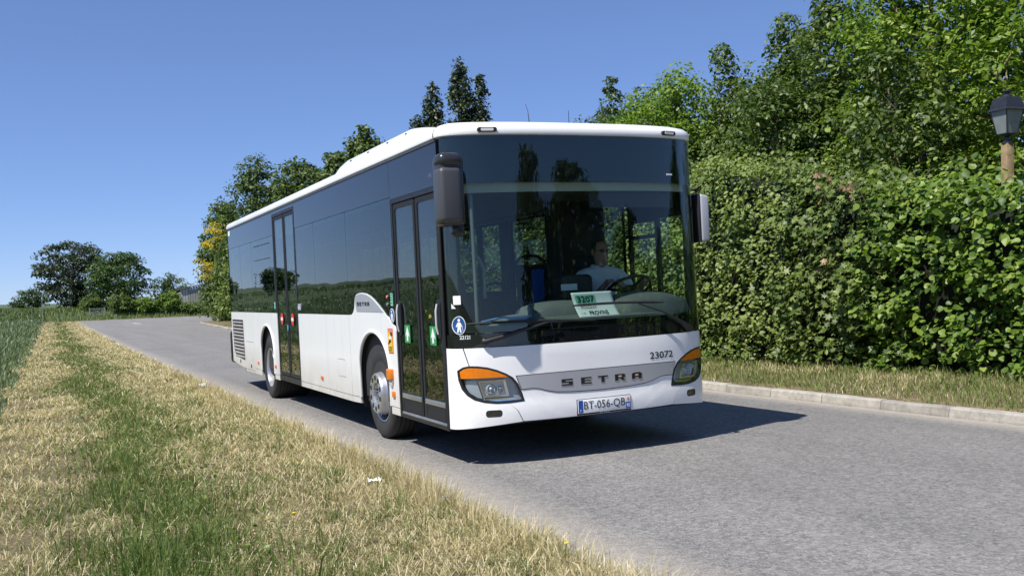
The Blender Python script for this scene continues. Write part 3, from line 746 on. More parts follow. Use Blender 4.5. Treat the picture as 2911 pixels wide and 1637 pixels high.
for d, x0, x1 in ((d1[0], 0.90, 1.44), (d1[1], 1.545, 2.045)):
    box('trim_strip', x0, x1, -1.273, -1.266, 0.522, 0.568, 'alu', d, 0.002)
    plate('kick_panel', [[(x0, 0.405), (x1, 0.405), (x1, 0.515), (x0, 0.515)], rrect(x0+0.03, x1-0.03, 0.42, 0.495, 0.01, 2)], -1.2705, 0.02, 'rubber', d)
    plate('kick_panel', [[(x0, 0.40), (x1, 0.40), (x1, 0.52), (x0, 0.52)]], -1.262, 0.02, 'black_trim', d)
box('door_sill', 0.87, 2.07, -1.274, -1.10, 0.345, 0.392, 'alu', bus, 0.008)
for d, x in ((d1[0], 0.93), (d1[1], 2.00)):
    h = plate('door_handle', [rrect(x-0.045, x+0.045, 1.12, 1.46, 0.043, 5)], -1.276, 0.014, 'black_trim', d)
    tube('grip', [(x, -1.285, 1.16), (x, -1.298, 1.22), (x, -1.298, 1.36), (x, -1.285, 1.42)], 0.011, 'lamp_grey', h)
# yellow grab rails inside the front door leaves
tube('grab_rail', [(1.93, -1.20, 1.36), (1.90, -1.17, 1.30), (1.84, -1.15, 1.12), (1.80, -1.15, 0.98), (1.72, -1.18, 0.90)], 0.016, 'rail_yellow', bus)
tube('grab_rail', [(1.30, -1.17, 1.36), (1.42, -1.15, 1.33), (1.46, -1.15, 1.28)], 0.018, 'rail_yellow', bus)

# --- roof: outline rings drawn in over the top
def outline(off, zz, n=22):
    pts = []
    for i in range(n+1):                                         # front dome, right corner round to the left corner
        t = -math.pi/2 + math.pi*i/n
        p_ = front_pt(t, zz, off); pts.append((p_[0], p_[1]))
    rx, rr = -9.10, 0.17
    for a in range(0, 91, 18):
        pts.append((rx + rr - (rr+off)*math.sin(R(a)), (YS-rr) + (rr+off)*math.cos(R(a))))
    for a in range(90, -1, -18):
        pts.append((rx + rr - (rr+off)*math.sin(R(a)), -(YS-rr) - (rr+off)*math.cos(R(a))))
    return pts
bm = bmesh.new(); rings = []
for z, off, zz in ((2.828, -0.004, 2.80), (2.836, 0.010, 2.80), (2.852, 0.014, 2.80), (2.885, 0.010, 2.82), (2.912, -0.006, 2.84), (2.935, -0.035, 2.86), (2.952, -0.09, 2.86), (2.966, -0.20, 2.86), (2.978, -0.45, 2.86), (2.985, -0.80, 2.86), (2.987, -1.10, 2.86)):
    rings.append([bm.verts.new((x, y, z + (0.020 if z < 2.84 and False else 0))) for x, y in outline(off, zz)])
n_ = len(rings[0])
for i in range(len(rings)-1):
    for k in range(n_): bm.faces.new((rings[i][k], rings[i][(k+1) % n_], rings[i+1][(k+1) % n_], rings[i+1][k]))
bm.faces.new(rings[-1]); bm.faces.new(rings[0][::-1])
from_bm('roof', bm, 'white_paint', bus, angle=40)
# joint between the front cap and the roof skin
for s in (-1, 1):
    tube('roof_joint', [(2.118, s*1.290, 2.836), (2.118, s*1.290, 2.866), (2.118, s*1.279, 2.898), (2.118, s*1.252, 2.928), (2.118, s*1.20, 2.948)], 0.004, 'black_trim', bus)
# air-conditioning fairing on the front half of the roof
bm = bmesh.new(); rings = []
for z, x0, x1, yy, r_ in ((2.93, -2.0, 1.75, 1.14, 0.22), (2.97, -1.99, 1.70, 1.12, 0.22), (3.07, -1.90, 1.25, 1.06, 0.20), (3.145, -1.80, 0.85, 0.98, 0.18), (3.185, -1.62, 0.60, 0.86, 0.15), (3.20, -1.3, 0.30, 0.60, 0.10)):
    rings.append([bm.verts.new((x, y, z)) for x, y in rrect(x0, x1, -yy, yy, r_, 5)])
for i in range(len(rings)-1):
    m_ = len(rings[0])
    for k in range(m_): bm.faces.new((rings[i][k], rings[i][(k+1) % m_], rings[i+1][(k+1) % m_], rings[i+1][k]))
bm.faces.new(rings[-1])
hump = from_bm('roof_fairing', bm, 'white_paint', bus, angle=40)
for x in (-1.3, -0.6, 0.1, 0.7):
    bm = bmesh.new(); bm_lathe(bm, [(0, 0.018), (0.012, 0.016), (0.016, 0.006)], 10, 'Z', x, -1.03, 3.09, True)
    from_bm('fairing_bolt', bm, 'black_trim', hump)
tube('antenna', [(1.3, 0.05, 2.98), (1.25, 0.05, 3.26), (1.20, 0.05, 3.34)], [0.008, 0.003, 0.0025], 'black_trim', bus)
tube('antenna', [(1.9, 1.02, 2.95), (1.86, 1.08, 3.02), (1.84, 1.10, 3.06)], [0.012, 0.010, 0.010], 'black_trim', bus)
tube('antenna', [(0.8, 0.75, 3.0), (0.8, 0.75, 3.36)], [0.006, 0.0025], 'black_trim', bus)
for y in (-0.905, 0.905):
    def lampf(off): return lambda a, b_: front_pt(t_of(a), 2.80, off)[:2] + (b_,)
    bm = fill2d([rrect(y-0.082, y+0.082, 2.850, 2.889, 0.018, 3)]); thicken(bm, lambda a, b_: lampf(0.030)(a, b_), lambda a, b_: lampf(-0.02)(a, b_))
    hl_ = from_bm('marker_lamp', bm, 'black_trim', bus)
    bm = fill2d([rrect(y-0.052, y+0.052, 2.858, 2.881, 0.008, 3)]); thicken(bm, lambda a, b_: lampf(0.036)(a, b_), lambda a, b_: lampf(0.02)(a, b_))
    from_bm('lens', bm, 'lamp_white', hl_)

# --- rear
bm = bmesh.new()
ol = [(x, y) for x, y in outline(0.0, 2.0)[23:]]
for z0, z1, mt in ((0.38, 2.83, 'side_paint'),):
    a_ = [bm.verts.new((x, y, z0)) for x, y in ol]; b_ = [bm.verts.new((x, y, z1)) for x, y in ol]
    for i in range(len(ol)-1): bm.faces.new((a_[i], a_[i+1], b_[i+1], b_[i]))
from_bm('rear_wall', bm, 'side_paint', bus, angle=40)
box('rear_window', -9.112, -9.10, -1.0, 1.0, 1.45, 2.4, 'black_gloss', bus, 0.003)
box('rear_bumper', -9.14, -8.95, -1.29, 1.29, 0.36, 0.95, 'black_trim', bus, 0.05)

# --- front: black panel, windscreen, bumper, lights
conform('windscreen', [[(-1.268, 1.165), (-1.268, 2.826), (1.268, 2.826), (1.268, 1.165)]], 0.0, 0.006, 'windscreen_glass', dt=3, dz=0.12, angle=60)
zf = 1.165
# black ceramic border inside the windscreen
conform('windscreen_border', [[(-1.268, zf), (-1.268, 2.826), (1.268, 2.826), (1.268, zf)],
        [(-1.205, 1.245), (-0.9, 1.215), (0.9, 1.215), (1.205, 1.245), (1.205, 2.40), (0, 2.425), (-1.205, 2.425)]], -0.010, 0.003, 'black_gloss', dt=3, dz=0.12, angle=60)
conform('lower_black_panel', [[(-1.272, 1.047), (-1.272, 1.157), (1.272, 1.157), (1.272, 1.047)]], 0.0, 0.012, 'black_gloss', angle=60)
hlR = [(-1.233, 0.852), (-1.20, 0.88), (-1.161, 0.889), (-1.095, 0.885), (-1.024, 0.872), (-0.95, 0.847), (-0.878, 0.812), (-0.825, 0.778), (-0.782, 0.722), (-0.755, 0.65), (-0.735, 0.578), (-0.86, 0.570), (-0.965, 0.571), (-1.06, 0.585), (-1.132, 0.61), (-1.18, 0.65), (-1.211, 0.70), (-1.228, 0.775)]
def outset(lp, d):
    n = len(lp); out = []
    ar = sum(lp[i][0]*lp[(i+1) % n][1]-lp[(i+1) % n][0]*lp[i][1] for i in range(n)); sg = 1 if ar > 0 else -1
    for i in range(n):
        a, b_, c_ = Vector(lp[i-1]), Vector(lp[i]), Vector(lp[(i+1) % n])
        n1 = Vector(((b_-a).y, -(b_-a).x)).normalized(); n2 = Vector(((c_-b_).y, -(c_-b_).x)).normalized()
        m_ = (n1+n2).normalized(); k = 1/max(0.5, m_.dot(n1))
        out.append((b_.x + sg*m_.x*d*k, b_.y + sg*m_.y*d*k))
    return out
hl_hole = outset(hlR, 0.004)
# outline of the corner panel and of the middle flap meet along the lamp
iU, iL = 2, 11                                   # where the joints leave the lamp (top, bottom)
fogR = rrect(-1.055, -0.925, 0.456, 0.516, 0.022, 3)
up_arc = hl_hole[iU:iL+1]                          # from top joint round the inner side to the bottom joint
out_arc = hl_hole[iL:] + hl_hole[:iU+1]            # from bottom joint round the outer side to the top joint
def zbot(y): return 0.408 - 0.05*max(0, (abs(y)-0.70)/0.575)**1.3
cornerR = [(-1.2745, 1.040), (-1.196, 1.040)] + out_arc[::-1] + [(-0.80, 0.5), (-0.757, zbot(0.757))] + [(-y_, zbot(y_)) for y_ in (0.85, 0.95, 1.05, 1.15, 1.22, 1.26, 1.2745)]
conform('bumper_corner', [cornerR, fogR], 0.0, 0.015, 'white_paint')
conform('bumper_corner', [mirror_y(cornerR), mirror_y(fogR)], 0.0, 0.015, 'white_paint')
sil_top = [(-0.79, 0.786), (-0.5, 0.790), (0, 0.792), (0.5, 0.790), (0.79, 0.786)]
sil_bot = [(0.752, 0.676), (0.66, 0.680), (0.60, 0.672), (0.53, 0.650), (0.45, 0.633), (0.3, 0.622), (0, 0.614), (-0.3, 0.622), (-0.45, 0.633), (-0.53, 0.650), (-0.60, 0.672), (-0.66, 0.680), (-0.752, 0.676)]
ir = [p_ for p_ in up_arc]
g = 0.006
midp = [(-1.188, 1.040)] + [(1.188, 1.040)] + [(-y+(-0.0), z) for y, z in [(q[0]+g if k == 0 else q[0], q[1]) for k, q in enumerate(ir)]] + [(0.794, 0.5), (0.750, 0.408)] + [(0.4, 0.407), (0, 0.407), (-0.4, 0.407)] + [(-0.750, 0.408), (-0.794, 0.5)] + [(q[0]+(g if k == len(ir)-1 else 0), q[1]) for k, q in enumerate(ir[::-1])]
conform('front_flap', [midp], 0.0, 0.015, 'white_paint')
conform('backing', [[(-1.25, 0.42), (-1.25, 1.03), (1.25, 1.03), (1.25, 0.42)]], -0.11, 0.01, 'underbody')
conform('chrome_strip', [sil_top + sil_bot], 0.006, 0.006, 'silver', angle=50, lab='silver garnish strip between the headlamps')
conform('strip_joint', [outset(sil_top + sil_bot, 0.007)], 0.002, 0.004, 'gutter_grey')
def lerp(a, b_, k): return a + (b_-a)*k
for s in (-1, 1):
    fl = (lambda lp: lp) if s < 0 else mirror_y
    h_ = conform('headlamp', [fl(outset(hlR, 0.002)), fl(outset(hlR, -0.012))], 0.003, 0.05, 'black_trim')
    conform('housing', [fl(hlR)], -0.055, 0.01, 'lamp_grey', h_)
    amber = [(-1.222, 0.789), (-1.224, 0.85), (-1.196, 0.873), (-1.161, 0.881), (-1.095, 0.877), (-1.024, 0.864), (-0.95, 0.840), (-0.885, 0.808), (-0.848, 0.787)]
    conform('turn_signal', [fl(amber)], 0.002, 0.012, 'amber', h_, dt=2, angle=60)
    low = [(-1.220, 0.776), (-1.205, 0.70), (-1.175, 0.655), (-1.128, 0.618), (-1.06, 0.594), (-0.965, 0.580), (-0.86, 0.579), (-0.745, 0.586), (-0.764, 0.65), (-0.790, 0.72), (-0.833, 0.776)]
    conform('lens', [fl(low)], 0.001, 0.004, 'lens_glass', h_, dt=2, angle=60)
    # reflector bowl, projector and the bright surround
    rf = conform('reflector', [fl([(-1.105, 0.762), (-0.885, 0.766), (-0.855, 0.625), (-1.065, 0.622)]), fl([(-1.085, 0.748), (-0.905, 0.752), (-0.882, 0.642), (-1.055, 0.638)])], -0.012, 0.04, 'chrome', h_)
    conform('reflector', [fl([(-1.085, 0.748), (-0.905, 0.752), (-0.882, 0.642), (-1.055, 0.638)])], -0.045, 0.006, 'reflector', h_)
    for yy, rr_ in ((-1.01, 0.042), (-0.935, 0.030)):
        y_ = yy if s < 0 else -yy
        px_ = front_pt(t_of(y_), 0.69, -0.045)
        bm = bmesh.new(); bm_lathe(bm, [(0.0, rr_), (0.02, rr_*1.02), (0.024, rr_*0.85), (0.012, rr_*0.5), (0.03, rr_*0.3), (0.034, 0.004)], 20, 'X', px_[0], px_[1], px_[2])
        from_bm('bulb_bowl', bm, 'chrome' if rr_ < 0.04 else 'lamp_grey', h_, angle=50)
    conform('reflector', [fl([(-1.20, 0.765), (-1.115, 0.765), (-1.075, 0.615), (-1.11, 0.622), (-1.17, 0.665), (-1.195, 0.71)])], -0.03, 0.008, 'reflector', h_)
    conform('reflector', [fl([(-1.05, 0.612), (-0.80, 0.612), (-0.80, 0.59), (-0.95, 0.586), (-1.04, 0.60)])], -0.02, 0.008, 'chrome', h_)
    fg = conform('fog_lamp', [fl(fogR), fl(outset(fogR, -0.008))], -0.004, 0.02, 'black_trim')
    conform('fog_reflector', [fl(outset(fogR, -0.006))], -0.02, 0.004, 'fog_grey', fg)
    conform('fog_lens', [fl(outset(fogR, -0.007))], -0.006, 0.003, 'lens_glass', fg)

# --- wheels
def wheel(x, s, front):
    face = 1.20 if front else 1.236
    c_ = body_inv((x, s*face, 0.475 if s < 0 else 0.515))
    root = empty('wheel', c_, (-PHI, TH, 0), bus)
    if s > 0: root.rotation_euler = (-PHI, TH, math.pi)
    k = 1                                                   # built for the right side: outwards is -y
    def lathe(name, prof, mat, par, n=48, ang=35):
        bm = bmesh.new(); bm_lathe(bm, [(-a, r) for a, r in prof], n, 'Y'); return from_bm(name, bm, mat, par, angle=ang)
    w = 0.27 if front else 0.56
    ty = lathe('tyre', [(-w, 0.30), (-w-0.01, 0.37), (-w+0.01, 0.445), (-w+0.03, 0.470), (-0.14*1, 0.475), (-0.02, 0.470), (0.004, 0.455), (0.018, 0.42), (0.020, 0.38), (0.010, 0.335), (-0.004, 0.300), (-0.03, 0.292)], 'tyre', root, 64, 40)
    if not front:
        pass
    for q in range(4):
        lathe('tread_groove_shade', [(-0.075-0.05*q, 0.4752), (-0.067-0.05*q, 0.4757), (-0.060-0.05*q, 0.4752)], 'recess_shade', ty, 64)  # raised near-black bands painted as the shade in the grooves
    rim = lathe('rim', [(-0.03, 0.289), (-0.004, 0.303), (0.004, 0.300), (0.0, 0.288), (-0.03, 0.279), (-0.10, 0.274), (-0.20, 0.27)], 'wheel_silver', root, 56)
    if front:
        dsc = lathe('wheel_disc', [(-0.16, 0.272), (-0.10, 0.262), (-0.05, 0.245), (-0.02, 0.228), (0.035, 0.215), (0.058, 0.207), (0.062, 0.19)], 'wheel_silver', root, 56)
        ring = lathe('nut_ring', [(0.045, 0.212), (0.066, 0.207), (0.074, 0.198), (0.072, 0.120), (0.066, 0.108), (0.02, 0.104)], 'wheel_silver', root, 56)
        lathe('hub', [(0.018, 0.106), (0.022, 0.06), (0.03, 0.05), (0.032, 0.004)], 'wheel_grey', root, 32)
        for q in range(10):
            a = 2*math.pi*(q+0.5)/10
            bm = bmesh.new(); bm_lathe(bm, [(-0.0755, 0.027), (-0.0745, 0.0265), (-0.0735, 0.004)], 14, 'Y', 0.162*math.cos(a), 0, 0.162*math.sin(a))
            from_bm('ring_hole_shade', bm, 'recess_shade', ring)  # near-black disc in place of a shaded opening
            bm = bmesh.new(); bm_lathe(bm, [(-0.03, 0.016), (-0.058, 0.014), (-0.062, 0.003)], 8, 'Y', 0.075*math.cos(a), 0, 0.075*math.sin(a))
            from_bm('wheel_nut', bm, 'chrome', root)
        for q in range(8):
            a = 2*math.pi*(q+0.3)/8; bm = bmesh.new()
            m_ = Matrix.Translation((0.238*math.cos(a), 0.037, 0.238*math.sin(a)))
            bmesh.ops.create_uvsphere(bm, u_segments=10, v_segments=6, radius=0.026, matrix=m_)
            from_bm('hand_hole_shade', bm, 'recess_shade', dsc, angle=60)  # near-black blob standing in for the shade of the opening
    else:
        dsc = lathe('wheel_disc', [(-0.10, 0.274), (-0.20, 0.262), (-0.235, 0.24), (-0.24, 0.15), (-0.20, 0.14)], 'wheel_silver', root, 56)
        lathe('hub', [(-0.24, 0.15), (-0.10, 0.135), (-0.085, 0.12), (-0.08, 0.06), (-0.06, 0.05), (-0.058, 0.004)], 'wheel_grey', root, 32)
        for q in range(10):
            a = 2*math.pi*(q+0.5)/10
            bm = bmesh.new(); bm_lathe(bm, [(0.235, 0.016), (0.19, 0.014), (0.185, 0.003)], 8, 'Y', 0.172*math.cos(a), 0, 0.172*math.sin(a))
            from_bm('wheel_nut', bm, 'wheel_grey', root)
            bm = bmesh.new(); bm_lathe(bm, [(0.2385, 0.024), (0.2365, 0.004)], 12, 'Y', 0.214*math.cos(a), 0, 0.214*math.sin(a))
            from_bm('hand_hole_shade', bm, 'recess_shade', dsc)  # near-black disc painted as the shaded opening
    return root
for x, f_ in ((AX_F, True), (AX_R, False)):
    for s in (-1, 1): wheel(x, s, f_)

# --- mirrors
mr_ = empty('mirror', (0, 0, 0), (0, 0, 0), bus)
bm = bmesh.new(); bm_box(bm, 2.62, 2.80, -1.505, -1.315, 2.065, 2.505, 0.04, 4); from_bm('mirror_housing', bm, 'mirror_plastic', mr_, angle=45)
bm = bmesh.new(); bm_box(bm, 2.60, 2.795, -1.502, -1.295, 2.500, 2.625, 0.06, 5); from_bm('mirror_cap', bm, 'mirror_black', mr_, angle=45)
bm = bmesh.new(); bm_box(bm, 2.575, 2.775, -1.49, -1.285, 2.045, 2.60, 0.035, 4); from_bm('mirror_back', bm, 'mirror_black', mr_, angle=45)
bm = bmesh.new(); bm_box(bm, 2.55, 2.64, -1.35, -1.245, 1.965, 2.06, 0.025, 3); from_bm('small_mirror', bm, 'mirror_black', mr_, angle=45)
tube('mirror_arm', [(2.24, -1.16, 2.60), (2.42, -1.22, 2.59), (2.60, -1.33, 2.56), (2.68, -1.38, 2.54)], [0.03, 0.03, 0.035, 0.04], 'mirror_black', mr_, 10)
ml_ = empty('mirror', (0, 0, 0), (0, 0, 0), bus)
bm = bmesh.new(); bm_box(bm, 2.18, 2.31, 1.295, 1.395, 1.87, 2.32, 0.022, 4)
for v in bm.verts:
    if v.co.y > 1.345: v.co.z = 2.09 + (v.co.z-2.09)*0.94
from_bm('mirror_housing', bm, 'mirror_sunlit', ml_, angle=45)
box('mirror_back', 2.165, 2.305, 1.272, 1.298, 1.865, 2.325, 'mirror_black', ml_, 0.008)
tube('mirror_arm', [(2.14, 1.20, 2.20), (2.19, 1.27, 2.18), (2.21, 1.32, 2.12)], 0.022, 'mirror_black', ml_)

# --- wipers
def on_glass(y, z, off): return front_pt(t_of(y), z, off)
def wiper(piv, elbow, b0, b1, bl_mid):
    w = empty('wiper', (0, 0, 0), (0, 0, 0), bus)
    bm = bmesh.new(); p0 = on_glass(*piv, 0.02)
    bmesh.ops.create_uvsphere(bm, u_segments=14, v_segments=8, radius=0.034, matrix=Matrix.Translation(p0)); from_bm('wiper_pivot', bm, 'black_trim', w, angle=60)
    tube('wiper_arm', [on_glass(*piv, 0.045), on_glass(lerp(piv[0], elbow[0], .3), lerp(piv[1], elbow[1], .3), 0.055), on_glass(*elbow, 0.045)], [0.022, 0.018, 0.008], 'black_trim', w)
    tube('wiper_arm', [on_glass(*elbow, 0.045), on_glass(*bl_mid, 0.035)], [0.008, 0.006], 'black_trim', w)
    n = 9
    tube('wiper_blade', [on_glass(lerp(b0[0], b1[0], i/n), lerp(b0[1], b1[1], i/n) + 0.012*math.sin(math.pi*i/n), 0.018) for i in range(n+1)], [0.006]+[0.011]*(n-1)+[0.005], 'rubber', w)
wiper((-1.032, 1.092), (-0.51, 1.223), (-1.16, 1.245), (-0.05, 1.215), (-0.42, 1.232))
wiper((0.975, 1.085), (0.66, 1.245), (-0.25, 1.349), (0.70, 1.329), (0.40, 1.335))

# --- lettering and stickers
def logo_letter(ch):
    k = 0.24
    S = {'S': [(0, 0), (1, 0), (1, .62), (.36, .62), (.36, .76), (1, .76), (1, 1), (0, 1), (0, .42), (.64, .42), (.64, .24), (0, .24)],
         'E': [(0, 0), (1, 0), (1, .22), (.34, .22), (.34, .40), (.92, .40), (.92, .60), (.34, .60), (.34, .78), (1, .78), (1, 1), (0, 1)],
         'T': [(.34, 0), (.66, 0), (.66, .76), (1, .76), (1, 1), (0, 1), (0, .76), (.34, .76)]}
    if ch in S: return [S[ch]]
    if ch == 'R': return [[(0, 0), (.32, 0), (.32, .32), (.52, .32), (.68, 0), (1.02, 0), (.82, .36), (.98, .44), (.98, .90), (.86, 1), (0, 1)], [(.32, .54), (.32, .78), (.66, .78), (.66, .54)]]
    return [[(0, 0), (.33, 0), (.33, .26), (.67, .26), (.67, 0), (1, 0), (1, .84), (.80, 1), (.20, 1), (0, .84)], [(.33, .48), (.33, .74), (.67, .74), (.67, .48)]]
for ch, y0, y1 in (('S', -0.397, -0.293), ('E', -0.213, -0.112), ('T', -0.047, 0.050), ('R', 0.123, 0.228), ('A', 0.297, 0.401)):
    lps = [[(y0 + a*(y1-y0), 0.673 + b_*0.058) for a, b_ in lp] for lp in logo_letter(ch)]
    conform('letter', lps, 0.0095, 0.004, 'ink', dt=2)
    conform('letter_edge', [outset(lps[0], 0.003)], 0.0072, 0.003, 'chrome', dt=2)
for k, ch in enumerate('SETRA'):
    x0 = -0.497 + k*0.0975; x1 = x0 + 0.067
    plate('letter', [[(x0 + a*(x1-x0), 1.408 + b_*0.040) for a, b_ in lp] for lp in logo_letter(ch)], -1.2815, 0.004, 'ink', bus)
text_on('fleet_number', '23072', 0.506, 0.772, 0.831, 0.893, fsurf(0.0025), 'ink', bus, bold=True)
text_on('fleet_number', '22121', -1.209, -1.138, 1.118, 1.150, fsurf(0.003), 'white_print', bus, bold=True)
text_on('model_lettering', 'S 415', 1.915, 1.995, 2.518, 2.556, ssurf(-1.2735), 'grey_print', bus)
# number plate
pf = lambda off: (lambda y, z: (2.574+off, y, z))
npl = box('number_plate', 2.540, 2.568, -0.268, 0.268, 0.410, 0.545, 'black_trim', bus, 0.004)
box('plate_face', 2.5665, 2.573, -0.262, 0.262, 0.424, 0.540, 'plate_white', npl, 0.003)
def flat_front(name, loops, x, mat, par):
    bm = fill2d(loops); thicken(bm, lambda a, b_: (x, a, b_), lambda a, b_: (x-0.003, a, b_)); return from_bm(name, bm, mat, par)
flat_front('plate_band', [[(-0.258, 0.428), (-0.215, 0.428), (-0.215, 0.536), (-0.258, 0.536)]], 2.575, 'plate_blue', npl)
flat_front('plate_band', [[(0.213, 0.428), (0.257, 0.428), (0.257, 0.484), (0.213, 0.484)]], 2.575, 'plate_blue', npl)
flat_front('plate_emblem', [arc(0.236, 0.512, 0.013, 0.013, 0, 330, 11)], 2.5752, 'pink_print', npl)
text_on('registration', 'BT-056-QB', -0.205, 0.206, 0.443, 0.524, pf(0.0018), 'ink', npl)
text_on('plate_lettering', 'F', -0.243, -0.230, 0.440, 0.458, pf(0.0018), 'white_print', npl)
text_on('plate_lettering', '95', 0.219, 0.251, 0.440, 0.472, pf(0.0018), 'white_print', npl, bold=True)
text_on('plate_lettering', 'SETRA', -0.05, 0.05, 0.4125, 0.4225, lambda y, z: (2.5690, y, z), 'white_print', npl)
# blue walking-person sticker on the windscreen corner and on the side
def person_sign(par, fn, cx, cz, r, sx):
    def put(nm, loops, off, mat):
        bm = fill2d([[(cx + sx*a*r, cz + b_*r) for a, b_ in lp] for lp in loops])
        if nm == 'sticker':
            for q in range(-3, 4): pass
        thicken(bm, lambda a, b_: fn(off)(a, b_), lambda a, b_: fn(off-0.002)(a, b_)); return from_bm(nm, bm, mat, par)
    s_ = put('sticker', [arc(0, 0, 1, 1, 0, 348, 29)], 0.003, 'white_print')
    put('sticker_disc', [arc(0, 0, .9, .9, 0, 348, 29)], 0.0045, 'blue_print')
    put('pictogram', [arc(0, .55, .18, .18, 0, 340, 17)], 0.006, 'white_print')
    put('pictogram', [[(-.22, .32), (.22, .32), (.48, -.12), (.38, -.20), (.24, .0), (.24, -.25), (.32, -.78), (.10, -.78), (.0, -.35), (-.12, -.78), (-.34, -.78), (-.24, -.25), (-.24, .0), (-.36, -.2), (-.48, -.12)]], 0.006, 'white_print')
    put('pictogram', [[(.42, -.15), (.47, -.15), (.62, -.76), (.56, -.76)]], 0.006, 'white_print')
person_sign(bus, fsurf, -1.207, 1.236, 0.078, 0.55)
person_sign(bus, lambda off: (lambda x, z: (x, -1.271-off, z)), 0.697, 1.309, 0.072, 1.0)
for cx in (-3.365, -3.275): person_sign(bus, lambda off: (lambda x, z: (x, -1.271-off, z)), cx, 1.395, 0.045, 1.0)
def sside(name, loops, off, mat, par=bus): return plate(name, loops, -1.2755-off, 0.003, mat, par)
for cx in (-4.465, -3.77):
    st = sside('no_entry_sticker', [arc(cx, 1.222, 0.085, 0.085, 0, 345, 23)], 0.0, 'red_print')
    sside('sticker_bar', [[(cx-0.062, 1.20), (cx+0.062, 1.20), (cx+0.062, 1.245), (cx-0.062, 1.245)]], 0.002, 'white_print', st)
sside('round_sticker', [arc(-4.10, 1.10, 0.035, 0.045, 0, 345, 15)], 0.0, 'squeegee_blue')
for cx in (1.145, 1.838):
    st = sside('arrow_sticker', [[(cx-0.075, 1.057), (cx+0.075, 1.057), (cx+0.075, 1.225), (cx-0.075, 1.225)]], 0.0, 'green_print')
    sside('arrow', [[(cx-0.02, 1.075), (cx+0.02, 1.075), (cx+0.02, 1.135), (cx+0.055, 1.115), (cx, 1.21), (cx-0.055, 1.115), (cx-0.02, 1.135)]], 0.002, 'white_print', st)
st = sside('warning_sticker', [rrect(0.540, 0.700, 0.936, 1.183, 0.008, 2)], 0.002, 'red_print')
sside('sticker_field', [[(0.552, 0.948), (0.688, 0.948), (0.688, 1.148), (0.552, 1.148)]], 0.004, 'yellow_print', st)
sside('sticker_header', [[(0.548, 1.152), (0.692, 1.152), (0.692, 1.177), (0.548, 1.177)]], 0.004, 'pink_print', st)
sside('pictogram', [[(0.555, 1.035), (0.60, 1.075), (0.66, 1.06), (0.555, 1.02)]], 0.006, 'ink', st)
sside('pictogram', [[(0.62, 1.145), (0.686, 1.145), (0.686, 1.115), (0.65, 1.10)]], 0.006, 'ink', st)
sside('pictogram', [[(0.575, 1.10), (0.64, 1.115), (0.655, 1.085), (0.59, 1.072)]], 0.006, 'white_print', st)
text_on('sticker_lettering', 'ANGLES', 0.566, 0.676, 0.985, 1.005, ssurf(-1.2825), 'ink', st, True)
text_on('sticker_lettering', 'MORTS', 0.572, 0.670, 0.958, 0.978, ssurf(-1.2825), 'ink', st, True)
st = sside('door_label', [[(0.672, 1.405), (0.742, 1.405), (0.742, 1.530), (0.672, 1.530)]], -0.002, 'mint_print')
for z in (1.43, 1.46, 1.485, 1.51): sside('label_line', [[(0.682, z), (0.728, z), (0.728, z+0.006), (0.682, z+0.006)]], 0.0, 'ink', st)
for z, mt in ((1.495, 'pink_print'), (1.42, 'grey_print')):
    bm = bmesh.new(); bm_lathe(bm, [(0, 0.036), (-0.012, 0.034), (-0.016, 0.020), (-0.024, 0.016), (-0.026, 0.003)], 18, 'Y', 0.63, -1.27, z); bt = from_bm('door_button', bm, 'black_trim', bus, angle=40)
    bm = bmesh.new(); bm_lathe(bm, [(-0.024, 0.017), (-0.031, 0.015), (-0.033, 0.003)], 14, 'Y', 0.63, -1.27, z); from_bm('button_cap', bm, mt, bt, angle=40)
bm = bmesh.new(); bm_lathe(bm, [(0, 0.036), (-0.012, 0.034), (-0.016, 0.020), (-0.026, 0.003)], 18, 'Y', -5.0, -1.27, 1.43); from_bm('door_button', bm, 'black_trim', bus, angle=40)
sside('door_label', [[(-4.97, 1.37), (-4.90, 1.37), (-4.90, 1.47), (-4.97, 1.47)]], -0.002, 'mint_print')
sside('rear_label', [rrect(-8.86, -8.66, 2.70, 2.79, 0.02, 2)], 0.0, 'white_print')
conform('windscreen_sticker', [[(-1.235, 1.41), (-1.188, 1.41), (-1.188, 1.485), (-1.235, 1.485)]], 0.004, 0.003, 'white_print')
conform('windscreen_sticker', [[(-1.246, 1.378), (-1.222, 1.378), (-1.246, 1.42)]], 0.004, 0.003, 'white_print')
conform('windscreen_sticker', [[(0.86, 2.485), (0.93, 2.485), (0.93, 2.50), (0.86, 2.50)]], 0.004, 0.003, 'white_print')
# side markers, indicators, small fittings
for x, z in ((-2.215, 0.512), (-5.06, 0.498), (-6.44, 0.486)):
    box('side_marker', x-0.045, x+0.045, -1.288, -1.27, z-0.024, z+0.024, 'orange_marker', bus, 0.006)
im = box('side_indicator', 0.535, 0.665, -1.315, -1.27, 0.675, 0.785, 'amber', bus, 0.014, 3)
plate('indicator_foot', [[(0.56, 0.62), (0.62, 0.60), (0.665, 0.67), (0.535, 0.672)]], -1.292, 0.02, 'lamp_grey', im)
box('side_marker', 0.615, 0.695, -1.292, -1.27, 0.50, 0.565, 'amber', bus, 0.01)
for x, z in ((-8.15, 0.43), (-7.1, 0.395)): box('lock', x-0.03, x+0.03, -1.281, -1.27, z-0.03, z+0.03, 'black_trim', bus, 0.004)
tube('tow_eye', [(-7.75, -1.24, 0.31), (-7.68, -1.25, 0.30)], 0.02, 'black_trim', bus)
tube('door_post', [(2.117, -1.272, 0.335), (2.117, -1.272, 2.42)], 0.018, 'rubber', bus)
for s in (-1, 1):
    tube('screen_pillar', [(2.20, s*1.215, 1.05), (2.19, s*1.205, 2.82)], 0.045, 'black_trim', bus, 10)

